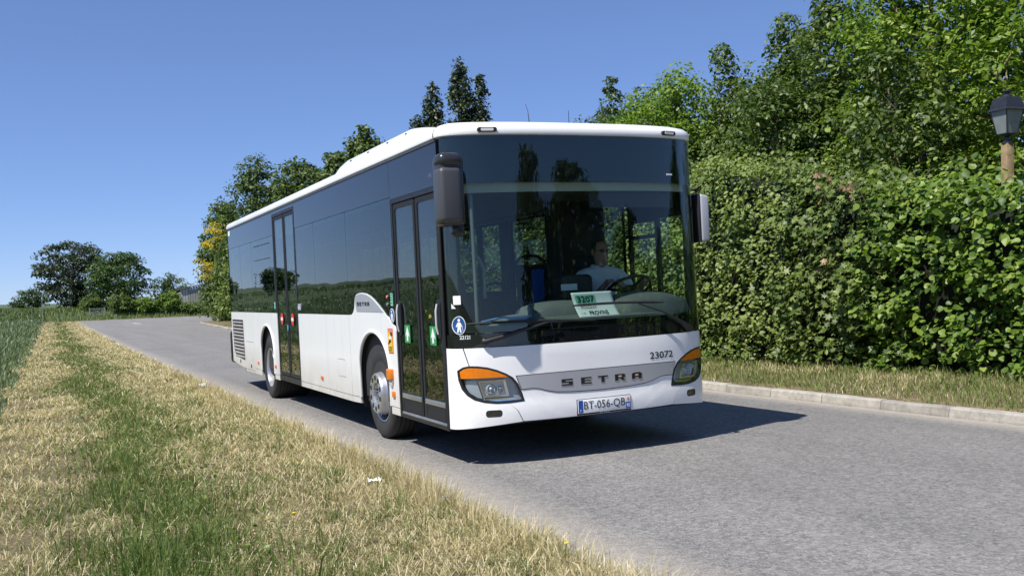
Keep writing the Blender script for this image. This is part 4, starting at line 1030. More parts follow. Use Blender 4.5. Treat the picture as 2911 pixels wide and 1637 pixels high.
# --- cabin
box('display_box', 2.02, 2.30, -1.03, 1.03, 2.47, 2.80, 'cabin_dark', bus, 0.01)
conform('display_sheet', [[(-1.03, 2.46), (-1.03, 2.79), (1.03, 2.79), (1.03, 2.46)]], -0.05, 0.006, 'cabin_dark')
conform('header_panel', [[(-1.15, 2.345), (-1.15, 2.428), (1.15, 2.415), (1.15, 2.345)]], -0.05, 0.02, 'cabin_beige')
conform('roller_blind', [[(0.05, 2.20), (0.05, 2.34), (1.02, 2.34), (1.02, 2.20)]], -0.09, 0.01, 'cabin_dark')
# dashboard: a full-width shelf and the driver's binnacle
def dash_loft(name, y0, y1, prof, mat, nseg=10):
    bm = bmesh.new(); rings = []
    for i in range(nseg+1):
        y = lerp(y0, y1, i/nseg)
        e = math.sin(math.pi*min(max((i/nseg), 0.0), 1.0))**0.25
        xf_ = front_pt(t_of(y), 1.3)[0]
        rings.append([bm.verts.new((min(x, xf_-0.04), y, z if z < 1.2 else 1.2+(z-1.2)*e)) for x, z in prof])
    for i in range(nseg):
        for k in range(len(prof)-1): bm.faces.new((rings[i][k], rings[i][k+1], rings[i+1][k+1], rings[i+1][k]))
    bm.faces.new(rings[0]); bm.faces.new(rings[-1][::-1])
    return from_bm(name, bm, mat, bus, angle=50)
dash_loft('dashboard', -0.95, 1.17, [(2.6, 1.16), (2.6, 1.235), (2.40, 1.265), (2.25, 1.31), (2.15, 1.315), (2.05, 1.27), (2.0, 1.05), (2.0, 0.6)], 'dash_grey')
dash_loft('binnacle', 0.28, 1.12, [(2.44, 1.2), (2.42, 1.335), (2.36, 1.40), (2.20, 1.435), (2.05, 1.44), (1.96, 1.40), (1.93, 1.25), (1.95, 0.9)], 'dash_grey')
dash_loft('dash_shelf', -0.62, 0.26, [(2.40, 1.2), (2.38, 1.33), (2.30, 1.385), (2.10, 1.40), (2.0, 1.36), (1.98, 1.1)], 'dash_grey')
tube('grab_rail', [(2.25, -1.02, 1.22), (2.24, -1.02, 2.42)], 0.017, 'pole_grey', bus)
tube('grab_rail', [(2.22, -1.02, 1.85), (2.18, -0.94, 1.78), (2.16, -0.90, 1.70), (2.16, -0.90, 1.45)], 0.017, 'pole_grey', bus)
# driver's cab: partition, ticket machine, steering wheel, seat
box('cab_partition', 0.62, 0.66, 0.50, 1.20, 0.45, 2.42, 'cabin_dark', bus, 0.008)
box('cab_partition', 0.66, 0.95, 0.48, 0.52, 0.45, 2.42, 'cabin_dark', bus, 0.008)
box('cab_door', 1.0, 1.95, 0.16, 0.20, 0.50, 1.42, 'cabin_dark', bus, 0.02)
for z in (1.70, 1.82, 1.94): box('switch_panel', 0.665, 0.675, 0.53, 0.66, z-0.04, z+0.04, 'dash_grey', bus, 0.01)
box('ticket_machine', 1.62, 1.86, 0.02, 0.36, 1.38, 1.62, 'cabin_dark', bus, 0.05, 4)
box('ticket_display', 1.862, 1.872, 0.0, 0.17, 1.475, 1.535, 'paper', bus, 0.003)
stw = empty('steering_wheel', (1.84, 0.74, 1.46), (0, R(-32), 0), bus)
bm = bmesh.new()
bm_tube(bm, [(0.225*math.cos(2*math.pi*k/32), 0.225*math.sin(2*math.pi*k/32), 0) for k in range(33)], 0.016, 8, False); from_bm('wheel_rim', bm, 'black_trim', stw, angle=60)
for a in (20, 160, 270): tube('spoke', [(0, 0, -0.02), (0.215*math.cos(R(a)), 0.215*math.sin(R(a)), 0)], 0.014, 'black_trim', stw)
bm = bmesh.new(); bm_lathe(bm, [(-0.03, 0.05), (0.0, 0.07), (0.012, 0.055), (0.018, 0.004)], 18, 'Z'); from_bm('wheel_boss', bm, 'black_trim', stw, angle=40)
tube('steering_column', [(1.85, 0.74, 1.44), (2.05, 0.74, 1.18)], 0.04, 'black_trim', bus)
ds = empty('driver_seat', (0, 0, 0), (0, 0, 0), bus)
box('cushion', 1.10, 1.58, 0.50, 0.98, 0.92, 1.04, 'seat_fabric', ds, 0.04, 3)
box('backrest', 0.98, 1.10, 0.50, 0.98, 1.00, 1.60, 'seat_fabric', ds, 0.05, 3)
box('headrest', 0.98, 1.07, 0.62, 0.86, 1.62, 1.82, 'seat_fabric', ds, 0.04, 3)
box('pedestal', 1.2, 1.5, 0.6, 0.88, 0.42, 0.92, 'cabin_dark', ds, 0.02)
# passenger seats
def seat_proto():
    s_ = empty('passenger_seat', (0, 0, 0), (0, 0, 0), bus)
    bm = bmesh.new(); bm_box(bm, -0.06, 0.0, -0.22, 0.22, 0.46, 1.06, 0.03, 3)
    for v in bm.verts: v.co.x -= (v.co.z-0.46)*0.14
    from_bm('backrest', bm, 'seat_fabric', s_, angle=45)
    box('cushion', -0.02, 0.40, -0.22, 0.22, 0.40, 0.47, 'seat_fabric', s_, 0.025, 3)
    tube('grab_handle', [(-0.13, -0.21, 0.98), (-0.145, -0.19, 1.09), (-0.15, -0.11, 1.15), (-0.15, 0.0, 1.165), (-0.15, 0.11, 1.15), (-0.145, 0.19, 1.09), (-0.13, 0.21, 0.98)], 0.018, 'cabin_dark', s_)
    box('leg', 0.1, 0.16, -0.04, 0.04, 0.0, 0.40, 'cabin_dark', s_)
    return s_
sp = seat_proto(); first = True
for x, y, z in [(-0.30, 0.82, 0.72), (0.05, -0.86, 0.60), (0.05, -0.40, 0.60), (-1.45, 0.42, 0.42), (-1.45, 0.88, 0.42), (-1.45, -0.88, 0.42), (-1.45, -0.42, 0.42), (-2.3, 0.42, 0.42), (-2.3, 0.88, 0.42), (-2.3, -0.88, 0.42), (-2.3, -0.42, 0.42),
                (-3.1, 0.88, 0.42), (-5.3, 0.42, 0.62), (-5.3, 0.88, 0.62), (-5.3, -0.88, 0.62), (-5.3, -0.42, 0.62), (-6.2, 0.42, 0.62), (-6.2, 0.88, 0.62), (-6.2, -0.88, 0.62), (-6.2, -0.42, 0.62), (-7.1, 0.42, 0.7), (-7.1, 0.88, 0.7), (-7.1, -0.88, 0.7), (-7.1, -0.42, 0.7), (-8.1, 0.88, 0.7), (-8.1, -0.88, 0.7), (-8.1, 0, 0.7)]:
    q = sp if first else copy_tree(sp, bus); first = False
    q.location = (x, y, z)
for x, y in ((0.72, -0.55), (-0.75, -0.45), (-0.75, 0.22), (-2.7, -0.4), (-2.7, 0.4), (-4.9, -0.4), (-4.9, 0.4)):
    tube('grab_pole', [(x, y, 0.42), (x, y, 2.44)], 0.018, 'cabin_dark', bus)
for y in (-0.45, 0.45): tube('ceiling_rail', [(0.4, y, 2.30), (-8.3, y, 2.30)], 0.017, 'pole_grey', bus)
box('bulkhead', -8.85, -8.75, -1.2, 1.2, 0.42, 2.44, 'cabin_dark', bus)

# --- things lying in the bus
pp = lambda y, z: front_pt(t_of(y), z, -0.055 - 0.10*max(0, z-1.40))
bm = bmesh.new(); ny, nz = 14, 16; grid = []
for j in range(nz+1):
    row = []
    for i in range(ny+1):
        z = lerp(1.20, 1.457, j/nz); sh = lerp(0.055, 0.0, j/nz)
        y = lerp(-0.189, 0.225, i/ny) + sh
        p_ = front_pt(t_of(y), z, -0.05 - 0.05*math.sin(math.pi*j/nz*0.9) - 0.06*(j/nz)**2)
        row.append(bm.verts.new(p_))
    grid.append(row)
for j in range(nz):
    for i in range(ny): bm.faces.new((grid[j][i], grid[j][i+1], grid[j+1][i+1], grid[j+1][i]))
sign = from_bm('route_sign', bm, 'paper', None, angle=80)
sm = sign.modifiers.new('t', 'SOLIDIFY'); sm.thickness = 0.002; sm.offset = -1
sign.matrix_world = bus.matrix_basis
tag(sign, 'white paper route sign with a mint number box behind the windscreen', 'sign')
def paper_map(off):
    def f(u, v):
        z = lerp(1.20, 1.457, v); sh = lerp(0.055, 0.0, v); y = lerp(-0.189, 0.225, u) + sh
        return front_pt(t_of(y), z, -0.05 - 0.05*math.sin(math.pi*v*0.9) - 0.06*v**2 + off)
    return f
bm = fill2d([rrect(0.07, 0.56, 0.62, 0.91, 0.05, 3)])
for ax_ in (0, 1):
    for q in range(1, 24):
        bmesh.ops.bisect_plane(bm, geom=bm.verts[:]+bm.edges[:]+bm.faces[:], dist=1e-5, plane_co=(q/24, q/24, 0), plane_no=(1-ax_, ax_, 0))
thicken(bm, lambda a, b_: paper_map(0.003)(a, b_), lambda a, b_: paper_map(0.001)(a, b_)); from_bm('number_box', bm, 'mint_print', sign)
text_on('lettering', '3207', 0.11, 0.52, 0.66, 0.87, paper_map(0.0065), 'ink', sign, True)
text_on('lettering', 'POIGNY', 0.14, 0.52, 0.44, 0.53, paper_map(0.006), 'ink', sign)
text_on('lettering', 'PROVINS', 0.28, 0.74, 0.22, 0.36, paper_map(0.006), 'ink', sign, True)
text_on('lettering', '\u2192', 0.08, 0.20, 0.27, 0.31, paper_map(0.004), 'ink', sign)
def in_bus(o): o.matrix_world = bus.matrix_basis; return o
sq = in_bus(tube('squeegee', [front_pt(t_of(-1.05), 1.255, -0.06), front_pt(t_of(-0.92), 1.275, -0.08), front_pt(t_of(-0.84), 1.283, -0.09), front_pt(t_of(-0.80), 1.272, -0.09), front_pt(t_of(-0.66), 1.272, -0.09), front_pt(t_of(-0.60), 1.282, -0.10)], [0.006, 0.007, 0.009, 0.012, 0.014, 0.010], 'squeegee_blue'))
tag(sq, 'thin blue brush lying at the foot of the windscreen', 'brush')
bm = bmesh.new(); bm_box(bm, 1.16, 1.24, 0.03, 0.155, 1.15, 1.70, 0.03, 3)
bc = in_bus(from_bm('jacket', bm, 'blue_cloth', None, angle=50)); tag(bc, 'blue jacket hanging over the seat behind the windscreen', 'jacket')
# ------------------------------------------------------------------ the driver
def skin_mesh(pts, edges, radii, sub=2, root=0):
    me = bpy.data.meshes.new('skeleton'); me.from_pydata(pts, edges, []); ob = bpy.data.objects.new('skeleton', me); C.objects.link(ob)
    ob.modifiers.new('s', 'SKIN'); sv = me.skin_vertices[0].data
    for i, r in enumerate(radii): sv[i].radius = (r, r) if not hasattr(r, '__len__') else r
    for i in range(len(pts)): sv[i].use_root = (i == root)
    ss = ob.modifiers.new('u', 'SUBSURF'); ss.levels = sub; ss.render_levels = sub
    dg = bpy.context.evaluated_depsgraph_get(); out = bpy.data.meshes.new_from_object(ob.evaluated_get(dg))
    bpy.data.objects.remove(ob, do_unlink=True)
    return out
person = empty('person', (0, 0, 0)); tag(person, 'bus driver in a pale polo shirt and glasses behind the steering wheel', 'person')
person.matrix_world = bus.matrix_basis
hx, hy, hz = 1.30, 0.76, 1.15                        # pelvis
pts, ed, rd = [], [], []
def chain(seq, start=None):
    prev = start
    for p_, r in seq:
        pts.append(p_); rd.append(r); i = len(pts)-1
        if prev is not None: ed.append((prev, i))
        prev = i
    return prev
chain([((hx, hy, hz), (0.15, 0.13))]); waist = chain([((hx-0.02, hy, hz+0.16), (0.145, 0.12))], 0); chest = chain([((hx-0.03, hy, hz+0.36), (0.165, 0.12)), ((hx-0.03, hy, hz+0.48), (0.12, 0.10))], waist)
neck = chain([((hx-0.02, hy, hz+0.53), 0.060), ((hx, hy, hz+0.565), 0.056)], chest)
chain([((hx+0.015, hy, hz+0.625), (0.070, 0.082)), ((hx+0.015, hy, hz+0.695), (0.082, 0.098)), ((hx+0.005, hy, hz+0.765), (0.076, 0.09)), ((hx, hy, hz+0.80), (0.048, 0.055))], neck)
for s in (-1, 1):
    sh = chain([((hx-0.02, hy+s*0.19, hz+0.45), 0.062), ((hx+0.10, hy+s*0.27, hz+0.26), 0.048), ((hx+0.24, hy+s*0.27, hz+0.20), 0.042), ((hx+0.40, hy+s*0.22, hz+0.33), 0.032), ((hx+0.46, hy+s*0.205, hz+0.375), (0.036, 0.02))], chest)
    for k in range(4):                               # fingers curled over the rim
        oy = s*(0.03 - 0.02*k)
        chain([((hx+0.50, hy+s*0.20+oy, hz+0.405), 0.009), ((hx+0.535, hy+s*0.20+oy, hz+0.395), 0.009), ((hx+0.54, hy+s*0.20+oy, hz+0.365), 0.008)], sh)
    chain([((hx+0.47, hy+s*0.17, hz+0.39), 0.010), ((hx+0.50, hy+s*0.15, hz+0.41), 0.009)], sh)
    th = chain([((hx+0.05, hy+s*0.10, hz-0.01), 0.09), ((hx+0.42, hy+s*0.16, hz+0.02), 0.07), ((hx+0.50, hy+s*0.16, hz-0.36), 0.052), ((hx+0.58, hy+s*0.16, hz-0.40), 0.035)], 0)
me = skin_mesh(pts, ed, rd); me.name = 'body'
n = len(me.vertices); co = np.empty(n*3, np.float32); me.vertices.foreach_get('co', co); co = co.reshape(-1, 3)
hc = np.array([hx+0.01, hy, hz+0.695])                # press a nose, brow and chin out of the head
d = co - hc; f = (co[:, 2] > hz+0.585) & (d[:, 0] > 0)
co[f, 0] += 0.030*np.exp(-(d[f, 1]/0.016)**2 - ((d[f, 2]+0.012)/0.028)**2) + 0.012*np.exp(-(d[f, 1]/0.04)**2 - ((d[f, 2]+0.085)/0.02)**2) + 0.007*np.exp(-((d[f, 2]-0.025)/0.012)**2) - 0.008*np.exp(-((np.abs(d[f, 1])-0.032)/0.016)**2 - ((d[f, 2]-0.004)/0.014)**2)
me.vertices.foreach_set('co', co.ravel()); me.update()
bd = link('body', me, 'skin', person, True)
for s in (-1, 1):
    bm = bmesh.new(); bmesh.ops.create_uvsphere(bm, u_segments=10, v_segments=6, radius=1, matrix=Matrix.Translation((hx-0.005, hy+s*0.082, hz+0.69)) @ Matrix.Diagonal((0.022, 0.010, 0.034, 1))); from_bm('ear', bm, 'skin', bd, angle=80)
    bm = bmesh.new(); bmesh.ops.create_uvsphere(bm, u_segments=10, v_segments=6, radius=0.011, matrix=Matrix.Translation((hx+0.094, hy+s*0.032, hz+0.70))); from_bm('eye', bm, 'ink', bd, angle=80)
pts, ed, rd = [], [], []
chain([((hx, hy, hz-0.02), (0.165, 0.145))]); waist = chain([((hx-0.02, hy, hz+0.16), (0.165, 0.14))], 0); chest = chain([((hx-0.03, hy, hz+0.36), (0.185, 0.14)), ((hx-0.03, hy, hz+0.475), (0.14, 0.115)), ((hx-0.02, hy, hz+0.53), (0.075, 0.075))], waist)
for s in (-1, 1): chain([((hx-0.02, hy+s*0.225, hz+0.44), 0.085), ((hx+0.07, hy+s*0.29, hz+0.30), 0.078)], chest-1)
link('polo_shirt', skin_mesh(pts, ed, rd), 'shirt', person, True)
bm = bmesh.new()
bm_tube(bm, [(hx-0.02+0.078*math.cos(R(a)), hy+0.080*math.sin(R(a)), hz+0.545+0.012*math.cos(R(a))*-1) for a in range(25, 336, 15)], 0.016, 6); from_bm('collar', bm, 'shirt', person, angle=60)
pts, ed, rd = [], [], []
chain([((hx, hy, hz-0.01), (0.165, 0.14))])
for s in (-1, 1): chain([((hx+0.08, hy+s*0.11, hz-0.01), 0.105), ((hx+0.42, hy+s*0.16, hz+0.02), 0.085), ((hx+0.50, hy+s*0.16, hz-0.34), 0.065)], 0)
link('trousers', skin_mesh(pts, ed, rd), 'trousers', person, True)
bm = bmesh.new(); bmesh.ops.create_uvsphere(bm, u_segments=20, v_segments=12, radius=1, matrix=Matrix.Translation((hx-0.012, hy, hz+0.73)) @ Matrix.Diagonal((0.094, 0.086, 0.085, 1)))
bmesh.ops.delete(bm, geom=[v for v in bm.verts if (v.co.x > hx+0.045 and v.co.z < hz+0.775) or v.co.z < hz+0.68], context='VERTS'); from_bm('hair', bm, 'hair', person, angle=80)
gl_ = empty('glasses', (0, 0, 0), (0, 0, 0), person)
for s in (-1, 1):
    tube('frame', [(hx+0.112, hy+s*0.034+0.024*math.cos(R(a)), hz+0.70+0.017*math.sin(R(a))) for a in range(0, 361, 30)], 0.003, 'ink', gl_, 5)
    tube('temple', [(hx+0.11, hy+s*0.058, hz+0.705), (hx+0.0, hy+s*0.086, hz+0.703)], 0.0025, 'ink', gl_, 5)
# ------------------------------------------------------------------ hedge along the right-hand verge
def hedge_front(X, Z):
    """y of the hedge face"""
    return 6.42 + 0.10*np.sin(X*1.9)*np.sin(Z*1.7+X) + 0.12*np.sin(X*0.7+1.3) + 0.10*np.sin(X*4.3+Z*3.1)*0.6 - 0.10*np.sin(np.clip(Z, 0, 3)/2.8*np.pi) + 0.16*np.clip(Z-2.1, 0, 1)**2 + np.where(X < -22, 1, 0)*(edge_r(X)-EDGE_R)
def hedge_top(X):
    return 2.50 + 0.185*np.clip(-X+1, 0, 6) + 0.10*np.sin(X*1.3+0.5) + 0.08*np.sin(X*3.7) + np.clip(-X-30, 0, 30)*0.06
simple('hedge_shade', (0.008, 0.012, 0.006), 1.0, vary=0.4, vscale=6)  # near-black colour for the shade among the inner leaves
def hedge(label, x0, x1, n, size, tmpl, mat, tone, seed, singles=0, depth=0.40, sprig=True):
    g = np.random.default_rng(seed)
    root = empty('hedge', (0, 0, 0)); tag(root, label, 'hedge', 'hedge along the kerb')
    # sprigs: bunches of leaves that stand out from the face by different amounts, with dark gaps between
    k9 = 8; ns = int(n*0.84/k9)
    X = g.uniform(x0, x1, ns); Zt = hedge_top(X); Z = 0.10 + (Zt-0.10)*g.uniform(0, 1, ns)**0.95
    out = g.uniform(0, 1, ns); dpt = depth*out**1.3 - 0.12*(g.uniform(0, 1, ns) < 0.25)*g.uniform(0.3, 1, ns)
    lump = 0.13*np.sin(X*3.9+Z*2.3)*np.sin(Z*4.7-X*2.1) + 0.07*np.sin(X*9+Z*7)
    ctr = np.stack([X, hedge_front(X, Z) + dpt + lump, Z], -1)
    P = np.repeat(ctr, k9, 0) + g.normal(size=(ns*k9, 3))*np.array([1, 0.7, 0.8])*size*0.95; m_ = len(P); dpt = np.repeat(dpt, k9)
    N = np.stack([0.10 + 0.38*g.normal(size=m_), -0.55 + 0.36*g.normal(size=m_), 0.75 + 0.36*g.normal(size=m_)], -1)
    k = n-m_                                                    # the top, with shoots sticking up
    X2 = g.uniform(x0, x1, k); D = g.uniform(0.0, 1.3, k); Z2 = hedge_top(X2) + 0.05*g.normal(size=k)
    sh = (np.sin(X2*9.1)*np.sin(X2*23.7+2) > 0.35); Z2 = Z2 + np.where(sh, 0.35*g.uniform(0, 1, k)**1.5, 0)
    P2 = np.stack([X2, hedge_front(X2, Z2) + D, Z2], -1); N2 = np.stack([0.45*g.normal(size=k), -0.45 + 0.45*g.normal(size=k), 0.8 + 0.3*g.normal(size=k)], -1)
    P = np.concatenate([P, P2]); N = np.concatenate([N, N2])
    S = size*g.uniform(0.55, 1.25, len(P))
    tn = np.clip(g.normal(tone[0], tone[1], len(P)) + 0.10*np.sin(P[:, 0]*2.1+P[:, 2]*3), 0, 1)
    singles_idx = np.array([], int)
    if singles:
        face = np.where((np.arange(len(P)) < m_))[0]; dd = np.linalg.norm(P[face]-np.array(CAM), axis=1) - np.where(dpt < 0.05, 3.0, 0) + np.where(P[face][:, 0] > 2.2, 9.0, 0)
        singles_idx = face[np.argsort(dd)[:singles]]
    mask = np.ones(len(P), bool); mask[singles_idx] = False
    V, F = leaves(P[mask], N[mask], S[mask], tmpl, 0.30, g=g)
    np_mesh('foliage', V, F, mat, root, np.repeat(tn[mask], len(tmpl[0])), kind='stuff')
    if singles:
        mes = []
        for q in range(6):
            tv, tf = tmpl; me = bpy.data.meshes.new('leaf'); me.from_pydata([tuple(p_) for p_ in tv*np.array([1+0.1*(q % 3-1), 1, 1+0.6*(q-2.5)/2.5])], [], [tuple(int(i) for i in f) for f in tf])
            at = me.attributes.new('tone', 'FLOAT', 'POINT'); at.data.foreach_set('value', np.full(len(tv), np.clip(tone[0]+tone[1]*(q-2.5)/1.7, 0, 1), np.float32)); me.materials.append(MATS[mat]); mes.append(me)
        for q, i in enumerate(singles_idx):
            o = bpy.data.objects.new('leaf', mes[q % 6]); C.objects.link(o); o.parent = root
            nn = Vector(N[i]).normalized(); t = Vector(g.normal(size=3)); t.z -= 0.7; t = (t - nn*t.dot(nn)).normalized(); bb = t.cross(nn)
            mt = Matrix((bb, t, nn)).transposed().to_4x4(); mt.translation = Vector(P[i]); o.matrix_basis = mt @ Matrix.Scale(float(S[i]), 4)
    # near-black sheet standing in for the shade deep in the hedge, and stems
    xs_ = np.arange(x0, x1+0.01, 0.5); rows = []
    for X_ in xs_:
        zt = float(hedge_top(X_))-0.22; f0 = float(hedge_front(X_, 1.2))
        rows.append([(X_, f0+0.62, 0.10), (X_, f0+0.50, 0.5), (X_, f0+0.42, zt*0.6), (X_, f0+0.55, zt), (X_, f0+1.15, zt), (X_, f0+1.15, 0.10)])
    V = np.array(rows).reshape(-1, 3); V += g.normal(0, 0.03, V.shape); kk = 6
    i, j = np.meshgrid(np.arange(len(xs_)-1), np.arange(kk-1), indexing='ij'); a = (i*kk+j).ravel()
    np_mesh('shade_core', V, np.stack([a, a+kk, a+kk+1, a+1], -1), 'hedge_shade', root)
    bm = bmesh.new(); gr = random.Random(seed)
    xq = x0 + 0.3
    while xq < x1:
        f0 = float(hedge_front(xq, 1.0)); p0 = Vector((xq, f0+0.35+gr.uniform(0, .3), 0.08)); p1 = p0 + Vector((gr.uniform(-.3, .3), gr.uniform(-.25, .1), 1.0)); p2 = p1 + Vector((gr.uniform(-.4, .4), gr.uniform(-.15, .15), 1.1))
        bm_tube(bm, [p0, p1, p2], [0.022, 0.015, 0.006], 5); xq += gr.uniform(0.35, 0.8)
    from_bm('stems', bm, 'bark', root, angle=60)
    return root
hedge('tall hedge of round yellow-green leaves nearest the lamp post', -1.0, 12.0, 18500, 0.098, ROUND, 'leaf_light', (0.28, 0.26), 21, 250)
hedge('hedge stretch of dark lobed maple leaves beside the round-leaved stretch', -2.7, -0.4, 3400, 0.120, MAPLE, 'leaf_mid', (0.46, 0.28), 22, 60)
hedge('hedge stretch of small oval leaves just behind the front of the bus', -9.0, -1.9, 20000, 0.090, LEAF6, 'leaf_mid', (0.72, 0.30), 23, 300)
hedge('long hedge running away behind the bus towards the far bend', -62.0, -9.0, 46000, 0.115, LEAF4, 'leaf_mid', (0.50, 0.28), 24)
# coppery young shoots in the maple stretch
simple('copper_leaf', (0.34, 0.15, 0.09), 0.6, vary=0.2)
leafy('leaf_copper', [(0.0, (0.14, 0.085, 0.035)), (1.0, (0.34, 0.19, 0.11))], 0.3)
def shoots(label, pts, seed):
    g = np.random.default_rng(seed); root = empty('shrub_shoot', pts[0]); tag(root, label, 'shoot')
    P = np.concatenate([np.array(p_)[None] + 0.07*g.normal(size=(5, 3)) for p_ in pts]); P = P - np.array(pts[0])
    N = np.stack([0.4*g.normal(size=len(P)), -0.7+0.3*g.normal(size=len(P)), 0.5+0.3*g.normal(size=len(P))], -1)
    V, F = leaves(P, N, 0.12*g.uniform(0.6, 1.1, len(P)), MAPLE, 0.3, g=g)
    np_mesh('foliage', V, F, 'leaf_copper', root, np.repeat(g.uniform(0, 1, len(P)), 13), kind='stuff')
    bm = bmesh.new()
    for p_ in pts: bm_tube(bm, [Vector(p_)-Vector(pts[0])+Vector((0.05, 0.3, -0.5)), Vector(p_)-Vector(pts[0])+Vector((0, 0.05, 0.05))], [0.008, 0.004], 5)
    from_bm('stem', bm, 'bark', root)
shoots('copper-red young leaves on top of the hedge', [(-1.75, 6.5, 3.06), (-1.25, 6.5, 2.95), (-1.0, 6.4, 2.80), (-1.7, 6.35, 2.80)], 5)
shoots('lone orange-brown leaf cluster low in the dark maple stretch', [(-1.55, 6.18, 1.72)], 6)

# ------------------------------------------------------------------ trees behind the hedge
TB = 'trees behind the hedge'
def row_tree(lab, x, y, H, Rx, mat, seed, **kw):
    H += 0.35; d = dict(prof='full', z0=0.8, nclump=300, per=80, rad=0.52, leaf=0.118, mat=mat, seed=seed, group=TB, limbs=9)
    d.update(kw); return tree('hornbeam_tree' if 'maple' not in lab and 'acacia' not in lab else ('acacia_tree' if 'acacia' in lab else 'maple_tree'), lab, x, y, H, Rx, **d)
row_tree('light yellow-green acacia in the top right corner above the lantern', -1.0, 11.2, 9.0, 2.3, 'leaf_light', 101, tone=(0.55, 0.2), z0=2.6, nclump=300, bark='bark_pale', limbs=16, leaf=0.118, rad=0.5)
row_tree('second light green acacia, left of the one above the lantern', -3.3, 10.6, 8.4, 1.9, 'leaf_light', 102, tone=(0.50, 0.2), z0=2.8, nclump=260, bark='bark_pale', limbs=14, leaf=0.118)
row_tree('dark hornbeam with the tallest spire, standing left of the acacias', -5.3, 10.4, 6.8, 1.8, 'leaf_mid', 103, tone=(0.38, 0.18), spires=4)
row_tree('dark hornbeam with twin spires beside the tallest one', -7.1, 10.6, 6.0, 1.9, 'leaf_mid', 104, tone=(0.36, 0.18), spires=2)
row_tree('dark hornbeam right of the round bright acacia', -9.0, 10.8, 6.3, 1.9, 'leaf_mid', 105, tone=(0.36, 0.18), spires=3)
row_tree('round bright green acacia in the middle of the tree row', -10.6, 10.0, 6.7, 2.1, 'leaf_light', 106, tone=(0.40, 0.2), prof='egg', leaf=0.118)
row_tree('bright green acacia nearest the roof of the bus', -12.6, 10.2, 6.25, 2.2, 'leaf_light', 107, tone=(0.34, 0.2), leaf=0.118)
row_tree('dark hornbeam just over the left mirror of the bus', -14.2, 11.2, 6.7, 2.2, 'leaf_mid', 108, tone=(0.30, 0.2), spires=2)
row_tree('hornbeam at the end of the row above the windscreen', -16.6, 11.4, 6.6, 2.4, 'leaf_mid', 109, tone=(0.32, 0.2), spires=1)
row_tree('low hornbeam at the far end of the row over the roof lamps', -19.5, 11.8, 6.9, 2.5, 'leaf_mid', 110, tone=(0.32, 0.2), spires=1)
row_tree('dark maple filling the gap behind the lantern', 1.6, 12.4, 8.8, 2.4, 'leaf_mid', 111, tone=(0.40, 0.2), z0=2.6, nclump=120, limbs=14, bark='bark_pale')
row_tree('dark maple in the second row behind the tallest hornbeam', -4.4, 13.0, 7.0, 2.2, 'leaf_mid', 112, tone=(0.32, 0.18), nclump=150)
row_tree('dark maple in the second row behind the twin-spired hornbeam', -8.2, 13.2, 6.6, 2.2, 'leaf_mid', 113, tone=(0.32, 0.18), nclump=150)
row_tree('dark maple in the second row behind the bright acacias', -12.0, 13.4, 6.6, 2.2, 'leaf_mid', 114, tone=(0.32, 0.18), nclump=180)
row_tree('dark leafy maple low behind the middle of the hedge', -2.6, 8.9, 5.0, 1.6, 'leaf_mid', 115, tone=(0.30, 0.18), nclump=130)
row_tree('dark leafy maple low behind the oval-leaved hedge', -5.8, 9.0, 5.2, 1.7, 'leaf_mid', 116, tone=(0.30, 0.18), nclump=140)

# tall trees further along, over the bus roof
FB = 'trees over the rear of the bus'
def far_tree(lab, x, y, H, Rx, seed, **kw):
    d = dict(prof='full', z0=0.6, nclump=330, per=50, rad=0.95, leaf=0.30, mat='leaf_mid', seed=seed, group=FB, tone=(0.24, 0.2)); d.update(kw)
    return tree('broadleaf_tree', lab, x, y, H, Rx, **d)
far_tree('broad dark crown rising highest over the rear roof corner', -74.0, 11.6, 14.0, 3.9, 201, prof='egg', nclump=330)
far_tree('dark crown reaching lowest on the left behind the yellow locust', -83.0, 10.2, 11.0, 2.5, 202, tone=(0.26, 0.2))
far_tree('dark crown between the highest crown and the pointed tree', -56.0, 11.2, 11.2, 3.1, 203)
far_tree('pointed dark tree by the rear edge of the roof fairing', -35.0, 9.6, 9.3, 1.6, 204, prof='column', rad=0.6, leaf=0.22, tone=(0.34, 0.2), spires=3)
far_tree('narrow tree beside the pointed one over the roof edge', -44.5, 10.6, 9.8, 2.1, 205, prof='egg', rad=0.7, leaf=0.24, spires=3)
far_tree('dense bright hedge-like tree at the kerb before the bend', -70.0, 9.6, 6.4, 2.0, 206, mat='leaf_mid', tone=(0.6, 0.2), leaf=0.24, rad=0.7, z0=0.2)
far_tree('leafy screen tree standing nearest the far kerb end', -77.0, 10.0, 7.4, 2.0, 207, mat='leaf_mid', tone=(0.45, 0.2), leaf=0.26, rad=0.7, z0=0.2)
tree('yellow_locust_tree', 'golden yellow locust with thin branches sticking out left of the bus', -79.0, 9.0, 8.8, 2.5, prof='egg', z0=3.2, nclump=46, per=40, rad=0.6, leaf=0.24, mat='leaf_yellow', tone=(0.5, 0.3), seed=208, limbs=12, bark='bark_pale')
tree('dark_tree', 'dark ivy-clad tree behind the yellow locust', -86.0, 14.0, 9.6, 2.6, z0=0.4, nclump=150, per=44, rad=0.85, leaf=0.28, mat='leaf_mid', tone=(0.35, 0.2), seed=209)

